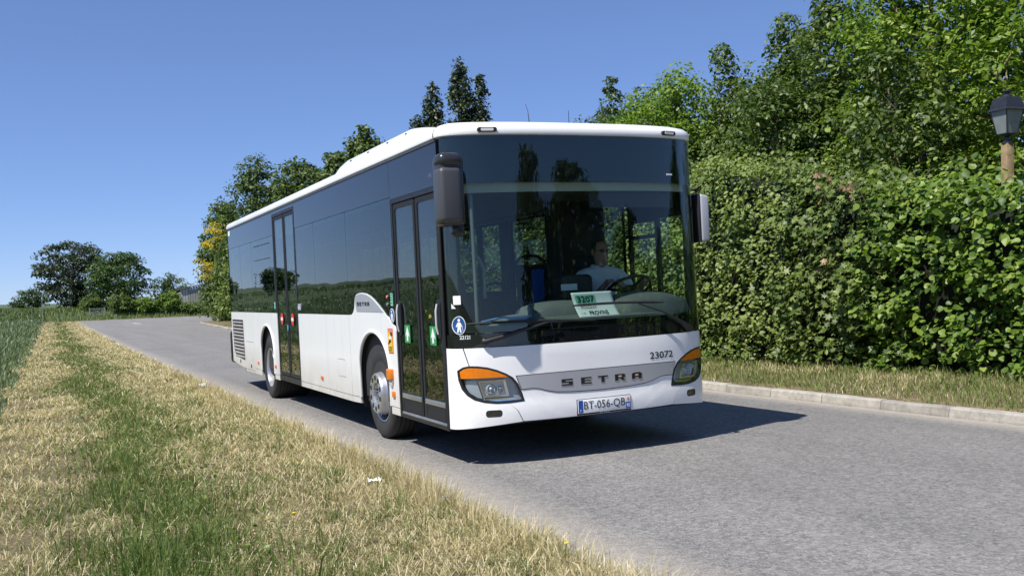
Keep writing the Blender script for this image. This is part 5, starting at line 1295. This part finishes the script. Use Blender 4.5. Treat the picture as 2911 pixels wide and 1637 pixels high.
# poplars far behind the bus roof
for k, (x, y, H, Rx, lab) in enumerate([(-93.0, 34.7, 25.0, 1.75, 'shorter dark poplar on the left above the bus roof'), (-91.6, 37.4, 27.4, 2.2, 'tallest of the dark poplars above the bus roof'), (-90.6, 39.3, 25.6, 1.35, 'slim dark poplar at the right side of the tallest one'), (-94.0, 33.0, 21.5, 1.1, 'smallest poplar spire at the left of the poplar group')]):
    tree('poplar_tree', lab, x, y, H, Rx, prof='poplar', z0=2.0, nclump=420 if k < 2 else 280, per=26, rad=0.62, leaf=0.42, mat='leaf_grey', tone=(0.45, 0.25), seed=220+k, group='poplars above the bus roof', limbs=10, flat=1.5, droop=-0.5)

# ------------------------------------------------------------------ far end of the road
tree('open_oak_tree', 'large open-crowned dark tree with sky gaps far down the road', -142.0, -1.4, 10.0, 5.8, prof='round', z0=0.2, nclump=230, per=60, rad=0.95, leaf=0.38, mat='leaf_grey', tone=(0.35, 0.22), seed=301, limbs=12, flat=0.6, tr=0.35)
tree('round_tree', 'dense round green tree at the right of the open-crowned one', -134.5, 4.0, 7.8, 4.4, prof='round', z0=0.2, nclump=180, per=70, rad=0.95, leaf=0.32, mat='leaf_dark', tone=(0.62, 0.25), seed=302, tr=0.3)
tree('hazel_bush', 'rounded dark bush at the left end of the far skyline', -157.0, -7.3, 3.6, 3.0, prof='round', z0=0.1, nclump=60, per=60, rad=0.7, leaf=0.3, mat='leaf_dark', tone=(0.5, 0.25), seed=303, cat='bush')
tree('far_tree', 'small dark tree behind the grey shed', -139.5, 11.2, 5.4, 3.2, prof='egg', z0=0.4, nclump=80, per=60, rad=0.75, leaf=0.28, mat='leaf_dark', tone=(0.5, 0.25), seed=304)
for k, (x, y, H, Rx, mt, lab) in enumerate([(-130.5, 4.0, 2.9, 1.7, 'leaf_mid', 'olive bush right of the field gate'), (-130.0, 7.1, 2.3, 2.0, 'leaf_light', 'pale flowering bush between the olive bush and the shed'),
        (-130.0, 10.2, 2.9, 1.9, 'leaf_light', 'pale flowering bush against the shed wall'), (-133.0, 0.6, 1.9, 1.6, 'leaf_mid', 'low bush left of the field gate under the big tree'), (-129.0, 12.6, 1.6, 1.5, 'leaf_mid', 'low weedy bush at the foot of the shed')]):
    tree('bush', lab, x, y, H, Rx, prof='round', z0=0.05, nclump=60, per=50, rad=0.55, leaf=0.26, mat=mt, tone=(0.3 if mt == 'leaf_light' else 0.4, 0.2), seed=310+k, cat='bush', limbs=5, group='bushes at the far bend')
# shed of upright boards
shed = empty('shed', (-135.5, 13.2, float(ground_z(-135.5, 13.2))-0.2)); tag(shed, 'grey board shed with a sloping roof at the far bend', 'shed')
simple('board_grey', (0.36, 0.34, 0.31), 0.85, vary=0.2, vscale=5); simple('board_pale', (0.50, 0.48, 0.44), 0.85, vary=0.15, vscale=5); simple('shed_roof', (0.16, 0.15, 0.145), 0.8, vary=0.2)
for k in range(12):
    y = -1.1 + k*0.34; zt = 2.55 + k*0.075
    box('board', 0.0, 0.05, y, y+0.30, 0, zt, 'board_pale' if k < 3 else 'board_grey', shed)
box('side_wall', -5.0, -0.05, -1.1, -1.05, 0, 2.5, 'board_grey', shed); box('back_wall', -5.05, -5.0, -1.1, 2.98, 0, 2.5, 'board_grey', shed); box('shade_sheet', -0.06, -0.01, -1.08, 2.95, 0, 2.5, 'recess_shade', shed)  # last sheet is near-black, painted as the shade behind the board gaps
bm = bmesh.new(); q = [(-5.2, -1.3, 2.52), (0.25, -1.3, 2.52), (0.25, 3.15, 3.50), (-5.2, 3.15, 3.50)]
a_ = [bm.verts.new(p_) for p_ in q]; b_ = [bm.verts.new((p_[0], p_[1], p_[2]+0.10)) for p_ in q]
bm.faces.new(a_[::-1]); bm.faces.new(b_)
for i in range(4): bm.faces.new((a_[i], a_[(i+1) % 4], b_[(i+1) % 4], b_[i]))
from_bm('roof', bm, 'shed_roof', shed)
# field gate and post
gate = empty('field_gate', (-129.6, 0.25, float(ground_z(-129.6, 0.8))-0.05)); tag(gate, 'pale grey upright-bar field gate beside the far road', 'gate')
simple('gate_metal', (0.42, 0.43, 0.43), 0.5, metal=0.3, vary=0.15)
for z in (0.12, 1.02): box('rail', -0.02, 0.02, 0.0, 1.75, z, z+0.06, 'gate_metal', gate)
for k in range(10): box('bar', -0.014, 0.014, 0.05+k*0.185, 0.08+k*0.185, 0.18, 1.02, 'gate_metal', gate)
for y in (-0.05, 1.77): box('post', -0.05, 0.05, y-0.045, y+0.045, -0.1, 1.18, 'gate_metal', gate)
post = empty('marker_post', (-112.0, -5.2, float(ground_z(-112, -5.2)))); tag(post, 'thin pole with a pale top standing at the edge of the far crop', 'pole')
tube('shaft', [(0, 0, 0), (0, 0.01, 2.75)], 0.022, 'gate_metal', post); box('sign_head', -0.03, 0.03, -0.06, 0.08, 2.70, 2.98, 'board_pale', post, 0.01)

# ------------------------------------------------------------------ lantern on a wooden post in the hedge
lan = empty('street_lantern', (0.85, 7.15, 0.12), (R(-1.0), R(1.6), R(-8))); tag(lan, 'old-style four-sided black lantern on a wooden post above the hedge', 'lantern')
simple('post_wood', (0.27, 0.19, 0.10), 0.85, vary=0.35, vscale=8, bump=0.5, bscale=25); simple('lantern_metal', (0.045, 0.047, 0.055), 0.38, metal=0.5, vary=0.15, vscale=12)
lpost = box('post', -0.058, 0.058, -0.058, 0.058, 0, 3.06, 'post_wood', lan, 0.014)
def frustum(bm, a0, z0, a1, z1, th=None):
    v0 = [bm.verts.new((sx*a0, sy*a0, z0)) for sx, sy in ((-1, -1), (1, -1), (1, 1), (-1, 1))]; v1 = [bm.verts.new((sx*a1, sy*a1, z1)) for sx, sy in ((-1, -1), (1, -1), (1, 1), (-1, 1))]
    for i in range(4): bm.faces.new((v0[i], v0[(i+1) % 4], v1[(i+1) % 4], v1[i]))
    return v0, v1
bm = bmesh.new(); bm_lathe(bm, [(2.78, 0.10), (2.80, 0.10), (2.83, 0.05), (2.90, 0.04), (2.93, 0.11), (2.945, 0.12)], 12, 'Z', close=True); from_bm('bracket', bm, 'lantern_metal', lan, angle=40)
bm = bmesh.new(); v0, v1 = frustum(bm, 0.118, 2.945, 0.128, 2.965); bm.faces.new(v0[::-1]); bm.faces.new(v1); from_bm('base_frame', bm, 'lantern_metal', lan)
for k in range(4):
    a = k*math.pi/2; bm = bmesh.new(); pts_ = [(-0.112, -0.118, 2.965), (0.112, -0.118, 2.965), (0.182, -0.192, 3.385), (-0.182, -0.192, 3.385)]
    bm.faces.new([bm.verts.new((p_[0]*math.cos(a)-p_[1]*math.sin(a), p_[0]*math.sin(a)+p_[1]*math.cos(a), p_[2])) for p_ in pts_])
    o = from_bm('pane', bm, 'lantern_glass', lan); md = o.modifiers.new('t', 'SOLIDIFY'); md.thickness = 0.004
    sx, sy = ((-1, -1), (1, -1), (1, 1), (-1, 1))[k]
    tube('corner_bar', [(sx*0.120, sy*0.120, 2.96), (sx*0.196, sy*0.196, 3.39)], 0.010, 'lantern_metal', lan, 6)
bm = bmesh.new(); rg = [(0.236, 3.372), (0.238, 3.388), (0.205, 3.425), (0.165, 3.60), (0.150, 3.625), (0.08, 3.635)]
pv = None
for a, z in rg:
    v = [bm.verts.new((sx*a, sy*a, z)) for sx, sy in ((-1, -1), (1, -1), (1, 1), (-1, 1))]
    if pv:
        for i in range(4): bm.faces.new((pv[i], pv[(i+1) % 4], v[(i+1) % 4], v[i]))
    pv = v
bm.faces.new(pv); from_bm('hood', bm, 'lantern_metal', lan, angle=20)
bm = bmesh.new(); bm_lathe(bm, [(3.63, 0.10), (3.66, 0.095), (3.685, 0.05), (3.72, 0.045), (3.73, 0.085), (3.745, 0.085), (3.765, 0.03), (3.77, 0.004)], 18, 'Z'); from_bm('finial', bm, 'lantern_metal', lan, angle=40)
bm = bmesh.new(); bm_lathe(bm, [(2.965, 0.03), (3.05, 0.03), (3.06, 0.05), (3.16, 0.06), (3.24, 0.04), (3.26, 0.004)], 14, 'Z'); from_bm('bulb', bm, 'lamp_white', lan, angle=40)

for o in lan.children:                                # the lantern head at its real size, on top of the post
    if o is not lpost: o.scale = (0.72, 0.72, 0.72); o.location = (0, 0, 3.055-2.78*0.72)

# ------------------------------------------------------------------ trees behind the camera, mirrored in the windscreen
RF = 'trees ahead of the bus, seen in the windscreen reflection'
tree('oak_tree', 'tall dark tree mirrored left of the middle of the windscreen', 37.5, 9.8, 11.2, 5.0, z0=0.2, nclump=230, per=34, rad=1.1, leaf=0.6, mat='leaf_dark', tone=(0.3, 0.2), seed=401, prof='full', group=RF)
tree('oak_tree', 'broad dark tree mirrored in the middle of the windscreen', 34.5, 15.8, 10.9, 5.2, z0=0.2, nclump=240, per=34, rad=1.1, leaf=0.6, mat='leaf_dark', tone=(0.3, 0.2), seed=404, prof='egg', group=RF)
tree('oak_tree', 'lower dark tree mirrored before the driver', 31.0, 21.5, 8.0, 4.6, z0=0.2, nclump=260, per=40, rad=1.0, leaf=0.48, mat='leaf_dark', tone=(0.3, 0.2), seed=405, prof='egg', group=RF)
tree('oak_tree', 'pointed dark tree mirrored beside the driver', 23.0, 25.5, 6.8, 2.6, z0=0.2, nclump=160, per=40, rad=0.7, leaf=0.28, mat='leaf_dark', tone=(0.3, 0.2), seed=402, prof='cone', group=RF)
tree('oak_tree', 'dark tree mirrored at the driver-side edge of the windscreen', 14.0, 28.0, 8.8, 5.0, z0=0.2, nclump=230, per=40, rad=1.0, leaf=0.46, mat='leaf_dark', tone=(0.3, 0.2), seed=403, group=RF)
for k, (x, y, H, Rx) in enumerate([(-150, -31, 4.2, 3.6), (-160, -24, 3.6, 3.0), (-120, -60, 4.0, 4.0)]):
    tree('field_tree', ['round field tree mirrored in the side windows', 'small field tree mirrored beside the round one', 'lone field tree mirrored towards the front of the side windows'][k], x, y, H, Rx, prof='round', z0=0.3, nclump=70, per=40, rad=1.0, leaf=0.5, mat='leaf_dark', tone=(0.4, 0.2), seed=410+k, group='field trees mirrored in the side windows')

# ------------------------------------------------------------------ grass and crop
leafy('grass', [(0.0, (0.060, 0.115, 0.022)), (0.25, (0.120, 0.185, 0.040)), (0.45, (0.190, 0.235, 0.072)), (0.62, (0.33, 0.295, 0.14)), (0.80, (0.55, 0.465, 0.265)), (1.0, (0.78, 0.69, 0.46))], 0.25, 0.6, 0.25, (1.3, 1.3, 0.8))
def blades(name, P, Hh, Wd, lean, az, tone, mat, g, parent=None, bend=0.6):
    """five-vertex blades of grass"""
    n = len(P); s, c_ = np.sin(az), np.cos(az); dirv = np.stack([c_, s, np.zeros(n)], -1); side = np.stack([-s, c_, np.zeros(n)], -1)
    fa = g.uniform(-1.2, 1.2, n); side = side*np.cos(fa)[:, None] + dirv*np.sin(fa)[:, None]
    l1 = lean*0.55; l2 = np.minimum(lean*(1+bend), 1.75)
    m1 = P + (Hh*0.5)[:, None]*(np.sin(l1)[:, None]*dirv + np.cos(l1)[:, None]*np.array([0, 0, 1]))
    t1 = m1 + (Hh*0.5)[:, None]*(np.sin(l2)[:, None]*dirv + np.cos(l2)[:, None]*np.array([0, 0, 1]))
    t1[:, 2] = np.maximum(t1[:, 2], P[:, 2]+0.004)
    w = (Wd*0.5)[:, None]*side
    V = np.stack([P-w, P+w, m1+w*0.8, m1-w*0.8, t1], 1).reshape(-1, 3)
    b0 = (np.arange(n)*5)[:, None]
    F = np.concatenate([b0+np.array([[0, 1, 2]]), b0+np.array([[0, 2, 3]]), b0+np.array([[3, 2, 4]])])
    return np_mesh(name, V, F, mat, parent, np.repeat(np.clip(tone, 0, 1), 5), kind='stuff')
def vnoise(x, y, sc, seed):
    """smooth value noise"""
    g = np.random.default_rng(seed); T = g.uniform(0, 1, (64, 64)); u, v = x*sc, y*sc
    iu, iv = np.floor(u).astype(int), np.floor(v).astype(int); fu, fv = u-iu, v-iv; fu = fu*fu*(3-2*fu); fv = fv*fv*(3-2*fv)
    q = lambda a, b_: T[a % 64, b_ % 64]
    return (q(iu, iv)*(1-fu)+q(iu+1, iv)*fu)*(1-fv) + (q(iu, iv+1)*(1-fu)+q(iu+1, iv+1)*fu)*fv
def scatter(n, rmin, rmax, a0, a1, g, power=1.0):
    """points thinning out with distance from the near verge"""
    r = rmin*(rmax/rmin)**(g.uniform(0, 1, n)**power); a = np.radians(g.uniform(a0, a1, n))
    return CAM.x + r*np.cos(a), CAM.y + r*np.sin(a), r
g = np.random.default_rng(77)
# near verge: log-spaced in distance along its length
n = 305000
u = g.uniform(0, 1, n); X = CAM.x - 1.0 - (3.2*(125/3.2)**u)
Y = g.uniform(-5.6, EDGE_L+0.10, n)
keep = (Y < EDGE_L + 0.05*np.sin(X*3.1)+0.04*np.sin(X*7.7+1) + 0.05*g.normal(size=n)) & (X > -124); X, Y = X[keep], Y[keep]; r = np.hypot(X-CAM.x, Y-CAM.y); n = len(X)
bare = (Y < -4.0+0.2*np.sin(X)) & (vnoise(X, Y, 1.9, 31) > 0.58) & (g.uniform(0, 1, n) < 0.72)
X, Y, r = X[~bare], Y[~bare], r[~bare]; n = len(X)
cs_ = np.maximum(0.075, r*0.006); ix, iy = np.floor(X/cs_), np.floor(Y/cs_)         # blades grow in little clumps
hx_ = np.modf(np.abs(np.sin(ix*12.9898+iy*78.233)*43758.5453))[0]; hy_ = np.modf(np.abs(np.sin(ix*39.346+iy*11.135)*24634.634))[0]
X = X + 0.5*((ix+hx_)*cs_-X); Y = np.minimum(Y + 0.5*((iy+hy_)*cs_-Y), EDGE_L+0.12)
nl = vnoise(X, Y, 0.9, 1)*0.6 + vnoise(X, Y, 2.7, 2)*0.4; nf = vnoise(X, Y, 7.0, 3)
strip = np.exp(-((Y+3.62+0.25*np.sin(X*0.45)+0.25*(vnoise(X, X*0, 0.6, 9)-0.5))/0.50)**2)             # the lush green band down the middle
edge = sstep(EDGE_L-0.75, EDGE_L-0.05, Y)                                   # dry fringe along the asphalt
green = 1.05*strip*(0.55+0.8*nf) + 0.95*(nl-0.47) - 0.45*edge + 0.75*(nf-0.5) + 0.25*sstep(-4.6, -5.4, Y) + 0.20
tone = np.where(g.uniform(0, 1, n) < np.clip(green*0.95+0.04, 0.10, 0.92), g.normal(0.28, 0.15, n), np.where(g.uniform(0, 1, n) < 0.22, g.normal(0.66, 0.06, n), g.normal(0.86, 0.15, n)))
Hh = 0.025 + 0.045*g.uniform(0, 1, n)**1.5 + 0.075*strip*g.uniform(0.1, 1, n)**1.5*(0.4+nf) + 0.05*edge*g.uniform(0, 1, n)
Hh *= 1 + np.clip((r-10)/60, 0, 1.0)*0.6
Wd = np.maximum(0.0033, r*0.00048)*g.uniform(0.7, 1.5, n)
lying = g.uniform(0, 1, n) < np.where(tone > 0.55, 0.78 - 0.30*edge, 0.15)
lean = np.where(lying, g.uniform(1.1, 1.5, n), np.abs(g.normal(0.35, 0.3, n)))
Hh = np.where(lying, Hh*g.uniform(0.9, 2.6, n), Hh)
P = np.stack([X, Y, ground_z(X, Y) - 0.004 + np.where(lying, g.uniform(0, 0.035, n), 0)], -1)
vg = blades('verge_grass', P, Hh, Wd, lean, g.uniform(0, 6.28, n), tone, 'grass', g); tag(vg, 'mown dry and green grass of the near roadside verge', 'grass')
# taller tufts and single stalks
def tufts(name, label, centres, per, hh, spread, tn, seed, w=0.0045):
    g = np.random.default_rng(seed); c0 = np.array(centres, float); n = len(c0)*per
    ctr = np.repeat(c0, per, 0); off = g.normal(0, spread, (n, 2)); Xq, Yq = ctr[:, 0]+off[:, 0], ctr[:, 1]+off[:, 1]
    az = np.arctan2(off[:, 1], off[:, 0]) + g.normal(0, 0.6, n)
    P = np.stack([Xq, Yq, ground_z(Xq, Yq)], -1)
    o = blades(name, P, hh*g.uniform(0.5, 1.2, n), np.full(n, w)*g.uniform(0.7, 1.5, n), np.abs(g.normal(0.45, 0.25, n)), az, g.normal(tn, 0.12, n), 'grass', g, bend=0.9)
    return tag(o, label, 'grass', kind='stuff')
gq = np.random.default_rng(5)
cen = [(x, -3.6 + 0.25*gq.normal(), 0) for x in np.concatenate([gq.uniform(0.5, 5.6, 42), gq.uniform(-12, 0.5, 30)])]
tufts('tall_grass_tufts', 'tall dark green tufts in the lush strip of the verge', cen, 36, 0.23, 0.10, 0.20, 6)
cen = [(x, -3.75 + 0.3*gq.normal(), 0) for x in gq.uniform(3.2, 5.6, 22)]
tufts('long_grass_tufts', 'long arching dark green grass at the bottom of the lush strip', cen, 26, 0.28, 0.07, 0.18, 16)
cen = [(x, -1.86 - abs(0.10*gq.normal()), 0) for x in np.concatenate([gq.uniform(1.0, 6.5, 75), gq.uniform(-12, 1.0, 60)])]
tufts('dry_fringe_grass', 'long straw-coloured grass leaning over the edge of the asphalt', cen, 38, 0.21, 0.07, 0.80, 7, 0.004)
cen = [(x, y, 0) for x, y in zip(gq.uniform(-6, 6, 70), gq.uniform(-3.0, -1.9, 70))]
tufts('green_tufts', 'scattered short green tufts near the asphalt edge', cen, 45, 0.12, 0.06, 0.28, 8)
# broad-leaved weeds in the strip
wx = gq.uniform(-8, 5.8, 1500); wy = -3.55 + 0.33*gq.normal(size=1500)
wp = np.stack([wx, wy, ground_z(wx, wy) + 0.015 + 0.045*gq.uniform(0, 1, 1500)], -1)
V, F = leaves(np.repeat(wp, 3, 0) + 0.02*gq.normal(size=(4500, 3)), np.stack([0.5*gq.normal(size=4500), 0.5*gq.normal(size=4500), np.full(4500, 1.0)], -1), gq.uniform(0.018, 0.045, 4500), LEAF6, 0.0, g=gq)
wd = np_mesh('broadleaf_weeds', V, F, 'leaf_mid', None, np.repeat(np.clip(gq.normal(0.62, 0.2, 4500), 0, 1), 6), kind='stuff'); tag(wd, 'low clover and plantain leaves in the green strip', 'weeds')
# yellow flowers
simple('flower_yellow', (0.80, 0.58, 0.02), 0.6); simple('stalk_green', (0.07, 0.13, 0.03), 0.7)
for k, (x, y) in enumerate([(-0.7, -2.65), (2.3, -2.62), (5.55, -1.98), (0.55, -1.98), (4.1, -3.05), (3.35, -2.3)]):
    z = float(ground_z(x, y)); f = empty('yellow_flower', (x, y, z))
    tag(f, ['small yellow flower in the verge level with the front wheel', 'small yellow flower in the mixed grass below the front door', 'small yellow flower at the asphalt edge near the bottom of the picture', 'small yellow flower in the straw fringe beside the front wheel', 'small yellow flower in the lush green strip', 'small yellow flower in the dry grass below the paper scrap'][k], 'flower', 'yellow flowers in the verge')
    tube('stalk', [(0, 0, 0), (0.01, 0, 0.10), (0.015, 0.005, 0.15)], 0.0025, 'stalk_green', f, 5)
    bm = bmesh.new(); bm_lathe(bm, [(0.150, 0.003), (0.152, 0.011), (0.157, 0.012), (0.159, 0.003)], 9, 'Z', 0.015, 0.005, 0, True); from_bm('head', bm, 'flower_yellow', f)
# litter
def scrap(label, x, y, s, seed):
    gr = random.Random(seed); bm = bmesh.new(); k = 5; gv = [[bm.verts.new(((i-2)*s*0.25 + gr.uniform(-.01, .01)*s*10*0.1, (j-2)*s*0.22 + gr.uniform(-.01, .01), 0.03 + gr.uniform(0, 0.5)*s)) for j in range(k)] for i in range(k)]
    for i in range(k-1):
        for j in range(k-1): bm.faces.new((gv[i][j], gv[i+1][j], gv[i+1][j+1], gv[i][j+1]))
    o = from_bm('paper_scrap', bm, 'white_print', None); o.location = (x, y, float(ground_z(x, y))); md = o.modifiers.new('t', 'SOLIDIFY'); md.thickness = 0.0015
    tag(o, label, 'litter')
scrap('crumpled white paper lying in the dry grass before the bus', 2.70, -2.12, 0.10, 1); scrap('small white paper scrap at the edge of the asphalt', 3.55, -1.88, 0.07, 2); scrap('white pebble-sized scrap at the asphalt edge near the rear wheel', -8.6, -1.9, 0.14, 3)

# right-hand verge between kerb and hedge
n = 52000; u = g.uniform(0, 1, n); X = 8.0 - (5.0*(75/5.0)**u - 5.0); Y = edge_r(X) + 0.09 + g.uniform(0, 1, n)*2.4; r = np.hypot(X-CAM.x, Y-CAM.y)
q = (Y-edge_r(X)-0.13)/2.3; nz_ = vnoise(X, Y, 1.2, 21)
tone = np.where(g.uniform(0, 1, n) < np.clip(0.72 + 0.35*q + 1.2*(nz_-0.5), 0.3, 0.98), g.normal(0.42, 0.13, n), g.normal(0.80, 0.14, n))
P = np.stack([X, Y, ground_z(X, Y)-0.004], -1)
rv = blades('far_verge_grass', P, (0.05 + 0.09*q*g.uniform(0.2, 1, n) + 0.05*g.uniform(0, 1, n)), np.maximum(0.006, r*0.00065)*g.uniform(0.7, 1.4, n), np.abs(g.normal(0.6, 0.4, n)), g.uniform(0, 6.28, n), tone, 'grass', g)
tag(rv, 'narrow strip of grass between the kerb and the hedge', 'grass')
# grass bank beyond the bend
n = 15000; X = g.uniform(-142, -126.2, n); Y = g.uniform(-16, 40, n); P = np.stack([X, Y, ground_z(X, Y)-0.01], -1)
bk = blades('bank_grass', P, g.uniform(0.25, 0.7, n), np.full(n, 0.09), np.abs(g.normal(0.3, 0.2, n)), g.uniform(0, 6.28, n), g.normal(0.33, 0.14, n), 'grass', g); tag(bk, 'long grass on the bank beyond the far bend', 'grass')
# blue-green crop in the field on the left
n = 72000; u = g.uniform(0, 1, n); X = CAM.x - 5.0*(190/5.0)**u; w_ = 0.5 + 0.42*np.abs(X-CAM.x); Y = -5.15 + 0.18*np.sin(X*0.8) + 0.12*g.normal(size=n) - g.uniform(0, 1, n)**1.6*np.minimum(w_, 60); r = np.hypot(X-CAM.x, Y-CAM.y)
kp = Y < -5.0; X, Y, r = X[kp], Y[kp], r[kp]; n = len(X)
P = np.stack([X, Y, ground_z(X, Y)-0.01], -1); ed = sstep(0, 1.2, -5.1-Y)
leafy('crop_leaf', [(0.0, (0.08, 0.12, 0.065)), (0.5, (0.17, 0.225, 0.115)), (1.0, (0.31, 0.35, 0.19))], 0.25)
cp = blades('crop', P, (0.16 + 0.45*ed)*g.uniform(0.6, 1.15, n), np.maximum(0.014, r*0.0013)*g.uniform(0.7, 1.5, n), np.abs(g.normal(0.35, 0.28, n)), g.uniform(0, 6.28, n), g.normal(0.45, 0.22, n), 'crop_leaf', g); tag(cp, 'blue-green field crop rising to the skyline on the left', 'crop')
